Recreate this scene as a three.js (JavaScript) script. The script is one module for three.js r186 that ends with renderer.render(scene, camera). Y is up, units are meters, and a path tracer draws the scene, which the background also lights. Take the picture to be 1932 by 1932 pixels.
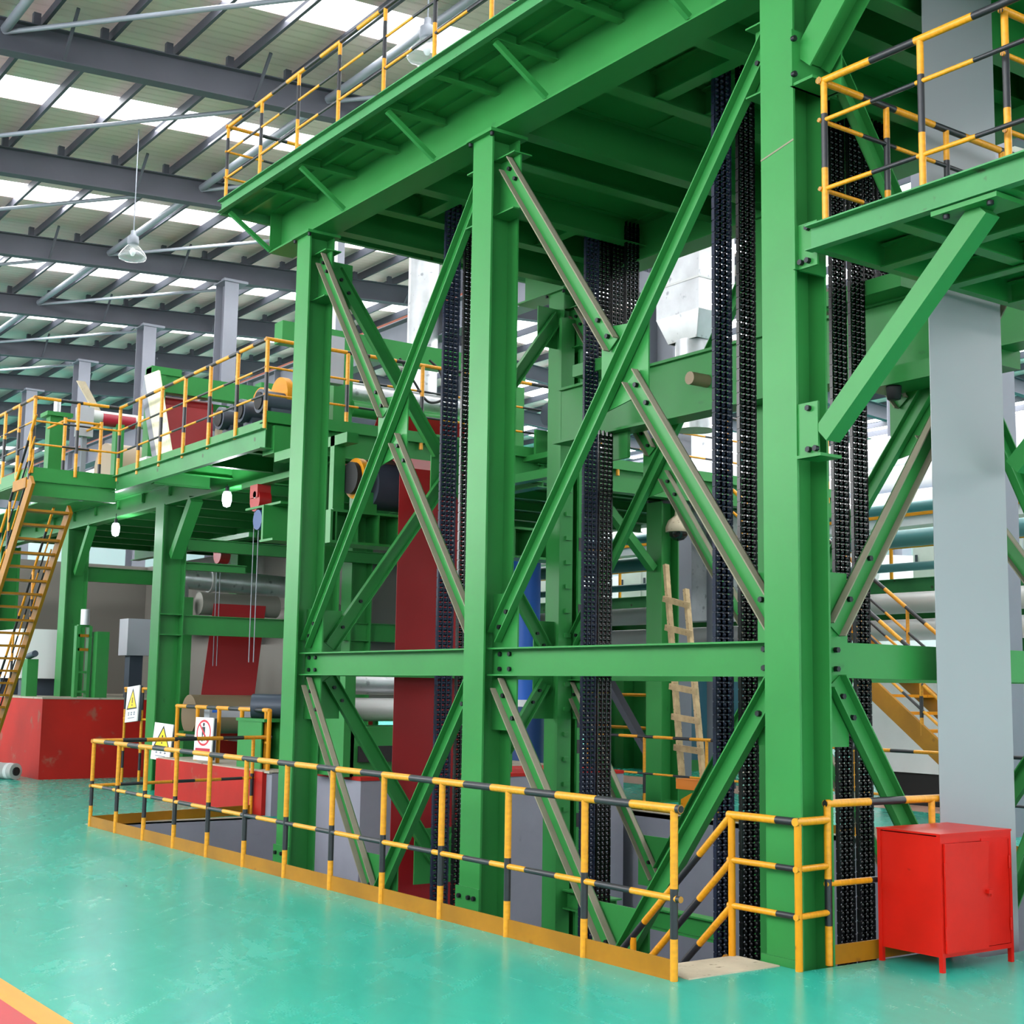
import * as THREE from 'three';
import { mergeGeometries } from 'three/addons/utils/BufferGeometryUtils.js';
import { RectAreaLightUniformsLib } from 'three/addons/lights/RectAreaLightUniformsLib.js';

// ---------------------------------------------------------------- camera, light, exposure
const scene = new THREE.Scene();
const camera = new THREE.PerspectiveCamera(40.478, 1, 0.1, 400);
camera.position.set(6.323, 1.7, 5.734);
camera.up.set(0.094, 0.992, 0.086);
camera.lookAt(6.323 - 0.808, 1.7 + 0.126, 5.734 - 0.576);
scene.add(camera);
const renderer = new THREE.WebGLRenderer({ antialias: true });
renderer.toneMapping = THREE.LinearToneMapping;
renderer.toneMappingExposure = 2.05;
renderer.shadowMap.enabled = true;
scene.background = new THREE.Color(0.75, 0.85, 1.0);
RectAreaLightUniformsLib.init();
const SKY_L = 6.8, WIN_L = 3.3, BACK_FILL_L = 0.4;              // radiance of the daylight panels; the back ones are added fill
const HALL = { x0: -76, x1: 16, z0: -60, z1: 14, ridge: -20 };
const roofY = (z) => 12.9 + 0.066 * (z > HALL.ridge ? -z : z - 2 * HALL.ridge);   // underside of the roof sheet
function daylight(w, h, L, pos, look) {
  const l = new THREE.RectAreaLight(new THREE.Color(1.0, 0.985, 0.96), L, w, h);
  l.name = 'daylight_panel'; l.position.set(...pos); l.lookAt(...look); scene.add(l); return l;
}

// ---------------------------------------------------------------- helpers
let seed = 7;
const rnd = () => { seed = (seed * 1664525 + 1013904223) >>> 0; return seed / 4294967296; };
const V = (x, y, z) => new THREE.Vector3(x, y, z);
const used = new Map();
function numbered(n) { const k = used.get(n) || 0; used.set(n, k + 1); return k ? n + '_' + String(k).padStart(3, '0') : n; }
// uv in metres, projected along the main axis of every face
function metric(g) {
  if (g.index) g = g.toNonIndexed();
  const p = g.attributes.position, n = p.count, uv = new Float32Array(n * 2);
  g.computeVertexNormals();
  const a = V(), b = V(), c = V(), nn = V();
  for (let i = 0; i < n; i += 3) {
    a.fromBufferAttribute(p, i); b.fromBufferAttribute(p, i + 1); c.fromBufferAttribute(p, i + 2);
    nn.copy(b).sub(a).cross(c.clone().sub(a));
    const x = Math.abs(nn.x), y = Math.abs(nn.y), z = Math.abs(nn.z);
    [a, b, c].forEach((v, k) => {
      const u = x >= y && x >= z ? v.z : v.x, w = y > x && y > z ? v.z : v.y;
      uv[(i + k) * 2] = u; uv[(i + k) * 2 + 1] = w;
    });
  }
  g.setAttribute('uv', new THREE.BufferAttribute(uv, 2));
  return g;
}
function strip(g) { for (const k of Object.keys(g.attributes)) if (!['position', 'normal', 'uv'].includes(k)) g.deleteAttribute(k); return g; }
function obj(name, geos, mat, parent) {
  const list = (Array.isArray(geos) ? geos : [geos]).map((g) => strip(g.index ? g.toNonIndexed() : g));
  const m = new THREE.Mesh(list.length > 1 ? mergeGeometries(list) : list[0], mat);
  m.castShadow = m.receiveShadow = true;
  if (parent) { m.name = name; parent.add(m); } else { m.name = numbered(name); scene.add(m); }
  return m;
}
function thing(name, label, category, group) {
  const o = new THREE.Group(); o.name = numbered(name); scene.add(o);
  o.userData = { label, category }; if (group) o.userData.group = group;
  return o;
}
function tag(o, label, category, group) { o.userData = { label, category }; if (group) o.userData.group = group; return o; }
function setting(o, label) { o.userData = { kind: 'structure', label, category: 'building' }; return o; }
const box = (x0, x1, y0, y1, z0, z1) => metric(new THREE.BoxGeometry(Math.abs(x1 - x0), Math.abs(y1 - y0), Math.abs(z1 - z0)).translate((x0 + x1) / 2, (y0 + y1) / 2, (z0 + z1) / 2));
// prism: polygon of [u,v] swept from p to q; v points to 'up'
function prism(poly, p, q, up, smooth) {
  const w = q.clone().sub(p), len = w.length(); w.normalize();
  const v = up.clone().addScaledVector(w, -up.dot(w)).normalize(), u = v.clone().cross(w);
  const P = (a, o) => o.clone().addScaledVector(u, a[0]).addScaledVector(v, a[1]);
  const pos = [], uvs = []; let run = 0;
  const tri = (a, b, c, ua, ub, uc) => { for (const t of [a, b, c]) pos.push(t.x, t.y, t.z); uvs.push(...ua, ...ub, ...uc); };
  for (let i = 0; i < poly.length; i++) {
    const a = poly[i], b = poly[(i + 1) % poly.length], e = Math.hypot(b[0] - a[0], b[1] - a[1]);
    const A = P(a, p), B = P(b, p), C = P(b, q), D = P(a, q);
    tri(A, B, C, [0, run], [0, run + e], [len, run + e]); tri(A, C, D, [0, run], [len, run + e], [len, run]);
    run += e;
  }
  const f = THREE.ShapeUtils.triangulateShape(poly.map((a) => new THREE.Vector2(a[0], a[1])), []);
  for (const [i, j, k] of f) {
    tri(P(poly[i], p), P(poly[k], p), P(poly[j], p), poly[i], poly[k], poly[j]);
    tri(P(poly[i], q), P(poly[j], q), P(poly[k], q), poly[i], poly[j], poly[k]);
  }
  const g = new THREE.BufferGeometry();
  g.setAttribute('position', new THREE.Float32BufferAttribute(pos, 3));
  g.setAttribute('uv', new THREE.Float32BufferAttribute(uvs, 2));
  g.computeVertexNormals();
  return g;
}
const rectP = (w, h) => [[-w / 2, -h / 2], [w / 2, -h / 2], [w / 2, h / 2], [-w / 2, h / 2]];
// H section: flange width b (along u), depth d (along v)
const hP = (b, d, tf = 0.018, tw = 0.014) => [[-b / 2, -d / 2], [b / 2, -d / 2], [b / 2, -d / 2 + tf], [tw / 2, -d / 2 + tf], [tw / 2, d / 2 - tf], [b / 2, d / 2 - tf], [b / 2, d / 2], [-b / 2, d / 2], [-b / 2, d / 2 - tf], [-tw / 2, d / 2 - tf], [-tw / 2, -d / 2 + tf], [-b / 2, -d / 2 + tf]];
// channel: web along v, height d; flanges reach to +u by b
const cP = (b, d, t = 0.012) => [[0, -d / 2], [b, -d / 2], [b, -d / 2 + t], [t, -d / 2 + t], [t, d / 2 - t], [b, d / 2 - t], [b, d / 2], [0, d / 2]];
const bar = (p, q, w, h, up = V(0, 1, 0)) => prism(rectP(w, h), p, q, up);
// round tube; u runs along the length in metres
function tube(p, q, r, seg = 12, caps = true) {
  const d = q.clone().sub(p), L = d.length();
  const g = new THREE.CylinderGeometry(r, r, L, seg, 1, !caps), uv = g.attributes.uv;
  for (let i = 0; i < uv.count; i++) { const a = uv.getX(i), b = uv.getY(i); uv.setXY(i, b * L, a * r * 6.28); }
  g.applyQuaternion(new THREE.Quaternion().setFromUnitVectors(V(0, 1, 0), d.clone().normalize()));
  g.translate((p.x + q.x) / 2, (p.y + q.y) / 2, (p.z + q.z) / 2);
  return g.toNonIndexed();
}
function path(pts, r, seg = 8, div = 12) {
  const c = new THREE.CatmullRomCurve3(pts.map((a) => V(...a)), false, 'centripetal');
  return new THREE.TubeGeometry(c, (pts.length - 1) * div, r, seg, false).toNonIndexed();
}
function lathe(pts, at, seg = 24) { return new THREE.LatheGeometry(pts.map((a) => new THREE.Vector2(a[0], a[1])), seg).translate(...at).toNonIndexed(); }
function poly3(pts, thick, dir) { // flat plate through 3D points, thickened along dir
  const n = dir.clone().normalize().multiplyScalar(thick / 2);
  const a = pts.map((p) => p.clone().add(n)), b = pts.map((p) => p.clone().sub(n)), pos = [];
  const t = (...v) => v.forEach((p) => pos.push(p.x, p.y, p.z));
  for (let i = 1; i < pts.length - 1; i++) { t(a[0], a[i], a[i + 1]); t(b[0], b[i + 1], b[i]); }
  for (let i = 0; i < pts.length; i++) { const j = (i + 1) % pts.length; t(a[i], b[i], b[j]); t(a[i], b[j], a[j]); }
  const g = new THREE.BufferGeometry(); g.setAttribute('position', new THREE.Float32BufferAttribute(pos, 3));
  return metric(g);
}

// ---------------------------------------------------------------- textures and materials
function noise(n, oct, s, base = 4) {
  seed = s; const out = new Float32Array(n * n); let amp = 1, tot = 0;
  for (let o = 0, f = base; o < oct && f <= n; o++, f *= 2) {
    const lat = new Float32Array(f * f); for (let i = 0; i < f * f; i++) lat[i] = rnd();
    for (let y = 0; y < n; y++) for (let x = 0; x < n; x++) {
      const u = x / n * f, v = y / n * f, i = Math.floor(u), j = Math.floor(v); let a = u - i, b = v - j;
      a = a * a * (3 - 2 * a); b = b * b * (3 - 2 * b);
      const i1 = (i + 1) % f, j1 = (j + 1) % f;
      out[y * n + x] += amp * ((lat[j * f + i] * (1 - a) + lat[j * f + i1] * a) * (1 - b) + (lat[j1 * f + i] * (1 - a) + lat[j1 * f + i1] * a) * b);
    }
    tot += amp; amp *= 0.55;
  }
  for (let i = 0; i < out.length; i++) out[i] /= tot;
  return out;
}
function tex(n, m, fn, srgb = true, rep = 1) {
  const d = new Uint8Array(n * m * 4);
  for (let y = 0; y < m; y++) for (let x = 0; x < n; x++) { const c = fn(x, y); d.set([c[0], c[1], c[2], 255].map((k) => Math.max(0, Math.min(255, k))), (y * n + x) * 4); }
  const t = new THREE.DataTexture(d, n, m); t.magFilter = THREE.LinearFilter; t.minFilter = THREE.LinearMipmapLinearFilter; t.generateMipmaps = true;
  t.wrapS = t.wrapT = THREE.RepeatWrapping; if (srgb) t.colorSpace = THREE.SRGBColorSpace;
  if (Array.isArray(rep)) t.repeat.set(...rep); else t.repeat.set(rep, rep);
  t.needsUpdate = true; return t;
}
const N1 = noise(256, 6, 11, 4), N2 = noise(256, 5, 23, 16), N3 = noise(256, 5, 37, 2);
// painted surface with scuffs: base colour c, scuff colour s
function paint(c, s, amt = 0.1, rep = 0.5, thr = 0.74, o = {}) {
  const map = tex(256, 256, (x, y) => {
    const k = 1 + (N1[y * 256 + x] - 0.5) * amt * 2, w = Math.max(0, Math.min(1, (N2[y * 256 + x] * 0.6 + N1[((y * 2) % 256) * 256 + (x * 2) % 256] * 0.4 - thr) * 12));
    return [0, 1, 2].map((i) => c[i] * k * (1 - w) + s[i] * w);
  }, true, rep);
  return new THREE.MeshPhysicalMaterial({ map, roughness: 0.42, metalness: 0, specularIntensity: 0.5, ...o });
}
const std = (hex, roughness = 0.5, metalness = 0, o = {}) => new THREE.MeshStandardMaterial({ color: hex, roughness, metalness, ...o });
const M = {
  green: paint([46, 124, 60], [36, 94, 50], 0.07, 0.35, 0.72, { roughness: 0.36 }),
  greenWorn: paint([62, 130, 78], [64, 72, 54], 0.1, 0.6, 0.64, { roughness: 0.45 }),
  dust: paint([130, 126, 108], [98, 106, 84], 0.09, 0.8, 0.66, { roughness: 0.9 }),
  yellow: paint([208, 138, 16], [134, 84, 18], 0.1, 1.3, 0.66, { roughness: 0.45 }),
  amber: paint([152, 102, 14], [120, 80, 22], 0.16, 0.7, 0.66, { roughness: 0.5 }),
  black: std(0x14161a, 0.5),
  bolt: std(0x23262a, 0.45, 0.6),
  chain: new THREE.MeshStandardMaterial({ color: 0x060709, roughness: 0.24, metalness: 0.1 }),
  chainBlue: paint([22, 32, 56], [58, 54, 50], 0.5, 2, 0.55, { roughness: 0.4 }),
  steel: std(0x7d828c, 0.5, 0.15),
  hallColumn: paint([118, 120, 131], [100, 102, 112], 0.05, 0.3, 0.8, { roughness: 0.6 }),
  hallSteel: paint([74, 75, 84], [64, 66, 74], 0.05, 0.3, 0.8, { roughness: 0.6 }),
  silver: paint([196, 198, 202], [150, 152, 158], 0.12, 0.7, 0.62, { roughness: 0.35, metalness: 0.75 }),
  pipeGrey: std(0xbabbbb, 0.45, 0.2),
  pipeTeal: std(0x3f787c, 0.4),
  pipeBlue: std(0x2c5ea8, 0.4),
  sheetGrey: new THREE.MeshStandardMaterial({ color: 0x8f9296, roughness: 0.42, metalness: 0.25 }),
  sheetRed: new THREE.MeshStandardMaterial({ color: 0x960210, roughness: 0.55, metalness: 0.0 }),
  roller: std(0x8c7a62, 0.5, 0.1),
  redPaint: paint([168, 28, 20], [150, 78, 64], 0.14, 0.28, 0.6, { roughness: 0.6 }),
  redCabinet: paint([188, 22, 10], [108, 18, 12], 0.06, 1.1, 0.72, { roughness: 0.4 }),
  crimson: std(0x9c1230, 0.35),
  concrete: paint([134, 136, 148], [102, 102, 108], 0.09, 0.3, 0.68, { roughness: 0.85 }),
  cement: paint([168, 160, 146], [126, 118, 106], 0.1, 0.5, 0.62, { roughness: 0.85 }),
  plate: paint([186, 172, 150], [132, 120, 102], 0.1, 1.4, 0.6, { roughness: 0.7 }),
  wallSheet: std(0xb9bcc0, 0.7),
  cabinet: paint([206, 208, 210], [176, 180, 182], 0.06, 0.4, 0.75, { roughness: 0.45, metalness: 0.1 }),
  boxGrey: std(0x9c9ea6, 0.5),
  tealTank: std(0x1d5566, 0.35),
  blue: std(0x1f63c8, 0.45),
  blueDark: std(0x1a3f78, 0.45),
  white: std(0xdfe2e4, 0.5), brown: std(0x76726c, 0.6),
  wood: paint([168, 146, 112], [120, 100, 74], 0.16, 2.2, 0.6, { roughness: 0.8 }),
  orange: std(0xd97a1a, 0.5),
  motor: std(0x3d4654, 0.45, 0.2),
  hoist: std(0xa01a1c, 0.4),
  rubber: std(0x101114, 0.7),
  rail: std(0x8a4a38, 0.6, 0.4),
  pink: paint([190, 152, 136], [180, 120, 104], 0.1, 0.3, 0.6, { roughness: 0.4 }),
  pinkFloor: paint([184, 52, 62], [170, 80, 80], 0.06, 0.4, 0.7, { roughness: 0.3 }),
  lineYellow: paint([216, 146, 46], [190, 132, 60], 0.06, 0.6, 0.7, { roughness: 0.4 }),
  glow: new THREE.MeshStandardMaterial({ color: 0xffffff, emissive: 0xf4f8ff, emissiveIntensity: 2.2, roughness: 0.6 }),
  bulb: new THREE.MeshStandardMaterial({ color: 0xffffff, emissive: 0xe6e4ff, emissiveIntensity: 9, roughness: 0.4 }),
  glassDome: new THREE.MeshPhysicalMaterial({ color: 0xf2f4f6, roughness: 0.12, transmission: 0.85, thickness: 0 }),
  smoked: std(0x17191d, 0.1),
};
// black and yellow hazard bands along u (metres)
function banded(period, bands) {
  const map = tex(256, 32, (x, y) => {
    const f = x / 256; let c = [210, 142, 18]; for (const [a, b] of bands) if (f >= a && f < b) c = [30, 32, 38];
    const k = 1 + (N2[(y * 8 % 256) * 256 + (x * 3) % 256] - 0.5) * 0.22; return c.map((v) => v * k);
  }, true, [1 / period, 1]);
  return new THREE.MeshStandardMaterial({ map, roughness: 0.42 });
}
M.band = banded(0.76, [[0.55, 1]]);
M.bandUp = banded(1.15, [[0.06, 0.08]]);
M.post = banded(1.0, [[0.24, 0.53]]);
M.postTall = banded(1.12, [[0.33, 0.66]]);
M.bandThin = banded(0.9, [[0.52, 1]]);
{ // green epoxy floor: streaky mop marks and wear, no light in it
  const n = 1024, B = noise(512, 6, 71, 8), S = new Float32Array(n * n); seed = 5;
  for (let k = 0; k < 1500; k++) { // mop strokes
    const a = (rnd() - 0.5) * 1.0 + 0.5, L = 50 + rnd() * 170, w = 1.5 + rnd() * 5, v = (rnd() < 0.6 ? 1 : -1) * (0.3 + rnd() * 0.7), x0 = rnd() * n, y0 = rnd() * n, cv = (rnd() - 0.5) * 0.006;
    for (let t = 0; t < L; t++) { const b = a + cv * t, x = x0 + Math.cos(b) * t, y = y0 + Math.sin(b) * t, e = Math.sin(Math.PI * t / L) * (0.6 + 0.4 * B[(Math.floor(y) & 511) * 512 + (Math.floor(x) & 511)]); for (let d = -w; d <= w; d++) { const X = Math.floor(x - Math.sin(b) * d + 4 * n) % n, Y = Math.floor(y + Math.cos(b) * d + 4 * n) % n; S[Y * n + X] += v * e * (1 - Math.abs(d) / (w + 1)) * 0.5; } }
  }
  const map = tex(n, n, (x, y) => {
    const s = Math.max(-1.5, Math.min(1.5, S[y * n + x])), w = B[(y & 511) * 512 + (x & 511)], k = 0.97 + 0.04 * s + 0.06 * (w - 0.5), d = Math.max(0, Math.min(0.12, (w - 0.64) * 2));
    return [(48 + 50 * d + 7 * Math.max(0, s)) * k, (168 + 4 * d) * k, (148 + 4 * d) * k];
  }, true, 0.11);
  const rm = tex(n, n, (x, y) => { const v = 74 + 14 * Math.max(-1.5, Math.min(1.5, S[y * n + x])) + 14 * (B[(y & 511) * 512 + (x & 511)] - 0.5); return [v, v, v]; }, false, 0.11);
  M.floor = new THREE.MeshPhysicalMaterial({ map, roughness: 0.9, roughnessMap: rm, metalness: 0, specularIntensity: 0.6 });
  const ribs = tex(64, 4, (x) => { const v = (x % 64) < 10 ? 255 : 90; return [v, v, v]; }, false, [4, 1]);
  M.roofSheet = new THREE.MeshStandardMaterial({ color: 0xe6c8c6, roughness: 0.75, bumpMap: ribs, bumpScale: 0.03 });
}

// ================================================================ THE HALL
{ // floor with the pit opening
  const s = new THREE.Shape([[HALL.x0, HALL.z0], [HALL.x1, HALL.z0], [HALL.x1, HALL.z1], [HALL.x0, HALL.z1]].map((a) => new THREE.Vector2(a[0], -a[1])));
  const pit = [[-10.42, -0.1], [-0.36, -0.1], [-0.36, -0.86], [-0.16, -0.89], [0.2, -0.89], [0.2, -2.26], [0.5, -2.26], [0.5, -3.3], [0.2, -3.3], [0.2, -7.4], [-10.42, -7.4]];
  s.holes.push(new THREE.Path(pit.map((a) => new THREE.Vector2(a[0], -a[1]))));
  const g = new THREE.ExtrudeGeometry(s, { depth: 0.02, bevelEnabled: false }).rotateX(-Math.PI / 2).translate(0, -0.02, 0);
  const fl = setting(obj('floor', metric(g), M.floor), 'glossy sea-green epoxy floor with streaks');
  // pit walls and bottom
  const pw = (n, ...a) => { const m = setting(obj('wall_pit_' + n, box(...a), M.concrete), 'grey concrete wall of the machine pit'); m.name = 'wall_pit_' + n; };
  pw('left', -10.72, -10.42, -3, -0.02, -7.7, 0.2); pw('rear', -10.42, 0.2, -3, -0.02, -7.7, -7.4); pw('front', -10.42, -0.36, -3, -0.02, -0.1, 0.2);
  pw('step', -0.36, 0.2, -3, -0.02, -0.89, -0.1); pw('near', 0.2, 0.5, -3, -0.02, -2.26, -0.1); pw('notch', 0.5, 0.8, -3, -0.02, -3.3, -2.26); pw('far', 0.2, 0.5, -3, -0.02, -7.7, -3.3);
  setting(obj('floor_pit', box(-10.72, 0.8, -3.2, -3, -7.7, 0.2), M.concrete), 'grey concrete bottom of the machine pit');
  let tn = 50; for (const a of [[-10.5, -10.42, -0.02, 0.012, -2.3, -0.1], [-10.42, 0.2, -0.06, 0.012, -7.48, -7.4], [-10.5, -0.36, -0.01, 0.008, -0.1, -0.03]]) { const m = setting(obj('trim_pit', box(...a), M.cement), 'bare cement edge around the pit'); m.name = 'trim_' + tn++; }
  // walls
  const H = 16;
  setting(obj('wall_rear', box(HALL.x0, HALL.x1, 0, H, HALL.z0 - 0.3, HALL.z0), M.wallSheet), 'pale sheet wall at the far side of the hall');
  setting(obj('wall_end', box(HALL.x0 - 0.3, HALL.x0, 0, H, HALL.z0, HALL.z1), M.wallSheet), 'pale sheet wall at the far end of the hall');
  setting(obj('wall_back', [box(HALL.x1, HALL.x1 + 0.3, 0, 2, HALL.z0, HALL.z1), box(HALL.x1, HALL.x1 + 0.3, 7, H, HALL.z0, HALL.z1)].concat([-60, -54, -48, -42, -36, -30, -24, -18, -12, -6, 0, 6, 12].map((z) => box(HALL.x1, HALL.x1 + 0.3, 2, 7, z, z + 1.4 + (z > 10 ? 0.6 : 0)))), M.wallSheet), 'pale sheet wall with added glowing bays behind the viewer');
  for (let i = 0; i < 12; i++) { const z0 = HALL.z0 + i * 6 + 1.4; const w = setting(obj('window_' + (i + 16), box(HALL.x1 + 0.1, HALL.x1 + 0.16, 2, 7, z0, z0 + 4.6), M.glow), 'added glowing fill light bay behind the viewer'); w.name = 'window_' + (i + 16); if (i > 5) daylight(4.5, 4.9, BACK_FILL_L, [HALL.x1 - 0.03, 4.5, z0 + 2.3], [0, 4.5, z0 + 2.3]); }  // added glowing bays, fill light for the grey strip and column webs
  setting(obj('wall_front', [box(HALL.x0, HALL.x1, 0, 5.2, HALL.z1, HALL.z1 + 0.3), box(HALL.x0, HALL.x1, 11.2, H, HALL.z1, HALL.z1 + 0.3)].concat([...Array(16)].map((_, i) => box(HALL.x0 + i * 6, HALL.x0 + i * 6 + 1.2, 5.2, 11.2, HALL.z1, HALL.z1 + 0.3))), M.wallSheet), 'pale sheet wall with window bays beside the aisle');
  for (let i = 0; i < 15; i++) {
    const x0 = HALL.x0 + i * 6 + 1.2, w = setting(obj('window_' + (i + 1), box(x0, x0 + 4.8, 5.2, 11.2, HALL.z1 + 0.1, HALL.z1 + 0.16), M.glow), 'bright frosted window bay in the aisle wall');
    w.name = 'window_' + (i + 1);
    if (i > 4) daylight(4.7, 5.9, WIN_L, [x0 + 2.4, 8.2, HALL.z1 - 0.03], [x0 + 2.4, 8.2, 0]);
  }
}
{ // roof
  const cg = new THREE.Group(); cg.name = 'ceiling'; scene.add(cg); setting(cg, 'grey steel roof with rafters, purlins and skylight strips');
  const spans = [[HALL.z1, HALL.ridge], [HALL.ridge, HALL.z0]];
  const skyX = []; for (let x = -74; x <= 10; x += 6) skyX.push(x);
  const slab = (x0, x1, za, zb, up, t) => prism([[-(x1 - x0) / 2, 0], [(x1 - x0) / 2, 0], [(x1 - x0) / 2, t], [-(x1 - x0) / 2, t]], V((x0 + x1) / 2, roofY(za) + up, za), V((x0 + x1) / 2, roofY(zb) + up, zb), V(0, 1, 0));
  for (const [za, zb] of spans) {
    let x = HALL.x0; const sheets = [];
    for (const sx of [...skyX, 99]) { const hw = zb < -30 ? 1.3 : 0.57, e = Math.min(sx - hw, HALL.x1); if (e > x) { const g = slab(x, e, za, zb, 0, 0.05), uv = g.attributes.uv; for (let i = 0; i < uv.count; i++) uv.setXY(i, g.attributes.position.getX(i), uv.getX(i)); sheets.push(g); } x = sx + hw; }
    for (const s of sheets) obj('roof_sheet', s, M.roofSheet, cg);
  }
  // skylight panes between the purlins and the daylight that comes through them
  const step = 1.16;
  for (const sx of skyX) for (const [za, zb] of spans) {
    const L = za - zb, n = Math.round(L / 3.1), hw = zb < -30 ? 1.29 : 0.56;  // far-span strips made wider to brighten the far bay
    for (let i = 0; i < n; i++) { const a = za - L * i / n - 0.02, b = za - L * (i + 1) / n + 0.02; obj('skylight_pane', slab(sx - hw, sx + hw, a, b, 0.01, 0.03), M.glow, cg); }
    if (sx < -50 && zb < -30) continue;
    const m = (za + zb) / 2, l = daylight(hw * 2 - 0.04, Math.hypot(L, roofY(za) - roofY(zb)) - 0.3, SKY_L, [sx, roofY(m) - 0.03, m], [sx, 0, m]);
    l.up.set(0, 0, 1); l.lookAt(sx, -20, m + (za > HALL.ridge ? -1 : 1) * 0);
  }
  // rafters every six metres
  for (let k = -10; k <= 5; k++) {
    const x = 1.6 + k * 6 - 6 * 0;
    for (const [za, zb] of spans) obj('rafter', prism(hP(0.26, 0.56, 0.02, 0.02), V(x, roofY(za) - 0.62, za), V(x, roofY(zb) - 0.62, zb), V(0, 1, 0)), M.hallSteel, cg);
  }
  // purlins
  for (const [za, zb] of spans) {
    const n = Math.round((za - zb) / step);
    for (let i = 0; i < n; i++) {
      const z = za - (za - zb) * (i + 0.5) / n, y = roofY(z);
      if (z < -44) continue;
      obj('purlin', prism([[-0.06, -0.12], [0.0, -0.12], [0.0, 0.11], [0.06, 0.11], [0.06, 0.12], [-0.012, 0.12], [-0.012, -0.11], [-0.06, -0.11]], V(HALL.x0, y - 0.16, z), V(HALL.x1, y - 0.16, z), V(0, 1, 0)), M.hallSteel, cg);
    }
  }
  // clips that carry the purlins, joined by their rafter
  for (let k = -7; k <= 1; k++) {
    const x = 1.6 + k * 6, g = [];
    for (let z = 10; z > -20; z -= step) g.push(box(x - 0.05, x + 0.05, roofY(z) - 0.34, roofY(z) - 0.1, z - 0.12, z + 0.0));
    obj('purlin_clip', g, M.hallSteel, cg).userData.kind = 'stuff';
  }
  // fly braces and wind braces under the sheet
  for (let k = -8; k <= -2; k++) {
    const x = 1.6 + k * 6;
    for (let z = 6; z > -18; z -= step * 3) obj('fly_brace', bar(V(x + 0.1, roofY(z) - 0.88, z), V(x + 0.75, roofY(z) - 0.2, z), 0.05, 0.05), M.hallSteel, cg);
    for (const [z0, z1] of [[6, 0], [0, -6], [-6, -12]]) {
      obj('wind_brace', tube(V(x, roofY(z0) - 0.55, z0), V(x + 6, roofY(z1) - 0.55, z1), 0.045, 8), M.steel, cg);
      obj('tie_tube', tube(V(x, roofY(z0) - 0.5, z0), V(x + 6, roofY(z0) - 0.5, z0), 0.08, 10), M.steel, cg);
    }
  }
  // hall columns on the line behind the machines
  for (let k = -9; k <= 3; k++) {
    const x = 1.6 + k * 6, t = new THREE.Group(); t.name = 'trim_' + (k + 10); scene.add(t); setting(t, 'grey steel hall column carrying the roof');
    obj('column_shaft', prism(hP(0.4, 0.62, 0.024, 0.02), V(x, 0, -9.32), V(x, roofY(-9.32) - 0.9, -9.32), V(1, 0, 0)), M.hallColumn, t);
    obj('corbel', box(x - 0.2, x + 0.2, 8.05, 8.42, -9.17, -8.2), M.hallColumn, t);
    obj('head_plate', box(x - 0.36, x + 0.36, roofY(-9.32) - 0.95, roofY(-9.32) - 0.88, -9.77, -9.07), M.hallColumn, t);
  }
  for (let k = -9; k <= 3; k++) { const x = 1.6 + k * 6, t = new THREE.Group(); t.name = 'trim_' + (k + 30); scene.add(t); setting(t, 'grey steel column in the far bay of the hall'); obj('column_shaft', prism(hP(0.45, 0.5), V(x, 0, -30), V(x, roofY(-30) - 0.9, -30), V(1, 0, 0)), M.hallColumn, t); }
}
{ // crane runway
  const t = thing('crane_runway', 'long grey crane runway girder with a rusty rail on top', 'girder');
  obj('girder', prism(hP(0.34, 0.62, 0.02, 0.016), V(-70, 8.73, -8.4), V(12, 8.73, -8.4), V(0, 1, 0)), M.hallColumn, t);
  for (let x = -44; x < 8; x += 1.5) obj('stiffener', box(x - 0.01, x + 0.01, 8.45, 9.02, -8.4, -8.25), M.hallColumn, t);
  obj('crane_rail', [box(-70, 12, 9.04, 9.08, -8.47, -8.33), box(-70, 12, 9.08, 9.16, -8.425, -8.375)], M.rail, t);
}
function highBay(x, y, z, label) {
  const t = thing('high_bay_lamp', label, 'lamp', 'hanging high bay lamps');
  obj('cord', tube(V(x, y + 0.5, z), V(x, roofY(z) + 0.01, z), 0.012, 6), M.steel, t);
  obj('housing', lathe([[0.001, 0.55], [0.05, 0.55], [0.06, 0.45], [0.11, 0.42], [0.12, 0.28], [0.09, 0.24], [0.001, 0.24]], [x, y, z], 16), M.steel, t);
  const s = obj('glass_shade', lathe([[0.09, 0.25], [0.14, 0.2], [0.24, 0.08], [0.29, 0.0], [0.27, -0.05], [0.12, -0.09], [0.001, -0.1]], [x, y, z], 20), M.glassDome, t);
  obj('lamp_bulb', lathe([[0.001, 0.2], [0.05, 0.16], [0.06, 0.08], [0.03, 0.02], [0.001, 0.01]], [x, y, z], 12), M.white, t);
}
highBay(-20.9, 10.42, -3.95, 'glass-shaded high bay lamp hanging alone left of the tower');
highBay(-9.4, 10.42, -3.9, 'glass-shaded high bay lamp hanging behind the top walkway handrail');

// floor markings
tag(obj('floor_line', box(-60, 15, -0.1, 0.004, 3.3, 3.45), M.lineYellow), 'yellow aisle line painted at the bottom left of the floor', 'marking');
tag(obj('red_walkway', box(-60, 15, -0.1, 0.003, 3.45, 6.2), M.pinkFloor), 'pinkish red walkway beyond the yellow aisle line', 'marking');
for (const [z0, z1, l] of [[-12.6, -11.2, 'pinkish lane painted just behind the pit'], [-16.6, -15.4, 'pinkish lane painted farther behind the pit'], [-21, -19.6, 'pinkish lane painted farthest behind the pit']]) tag(obj('floor_lane', box(-50, 14, -0.1, 0.004, z0, z1), M.pink), l, 'marking');

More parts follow.
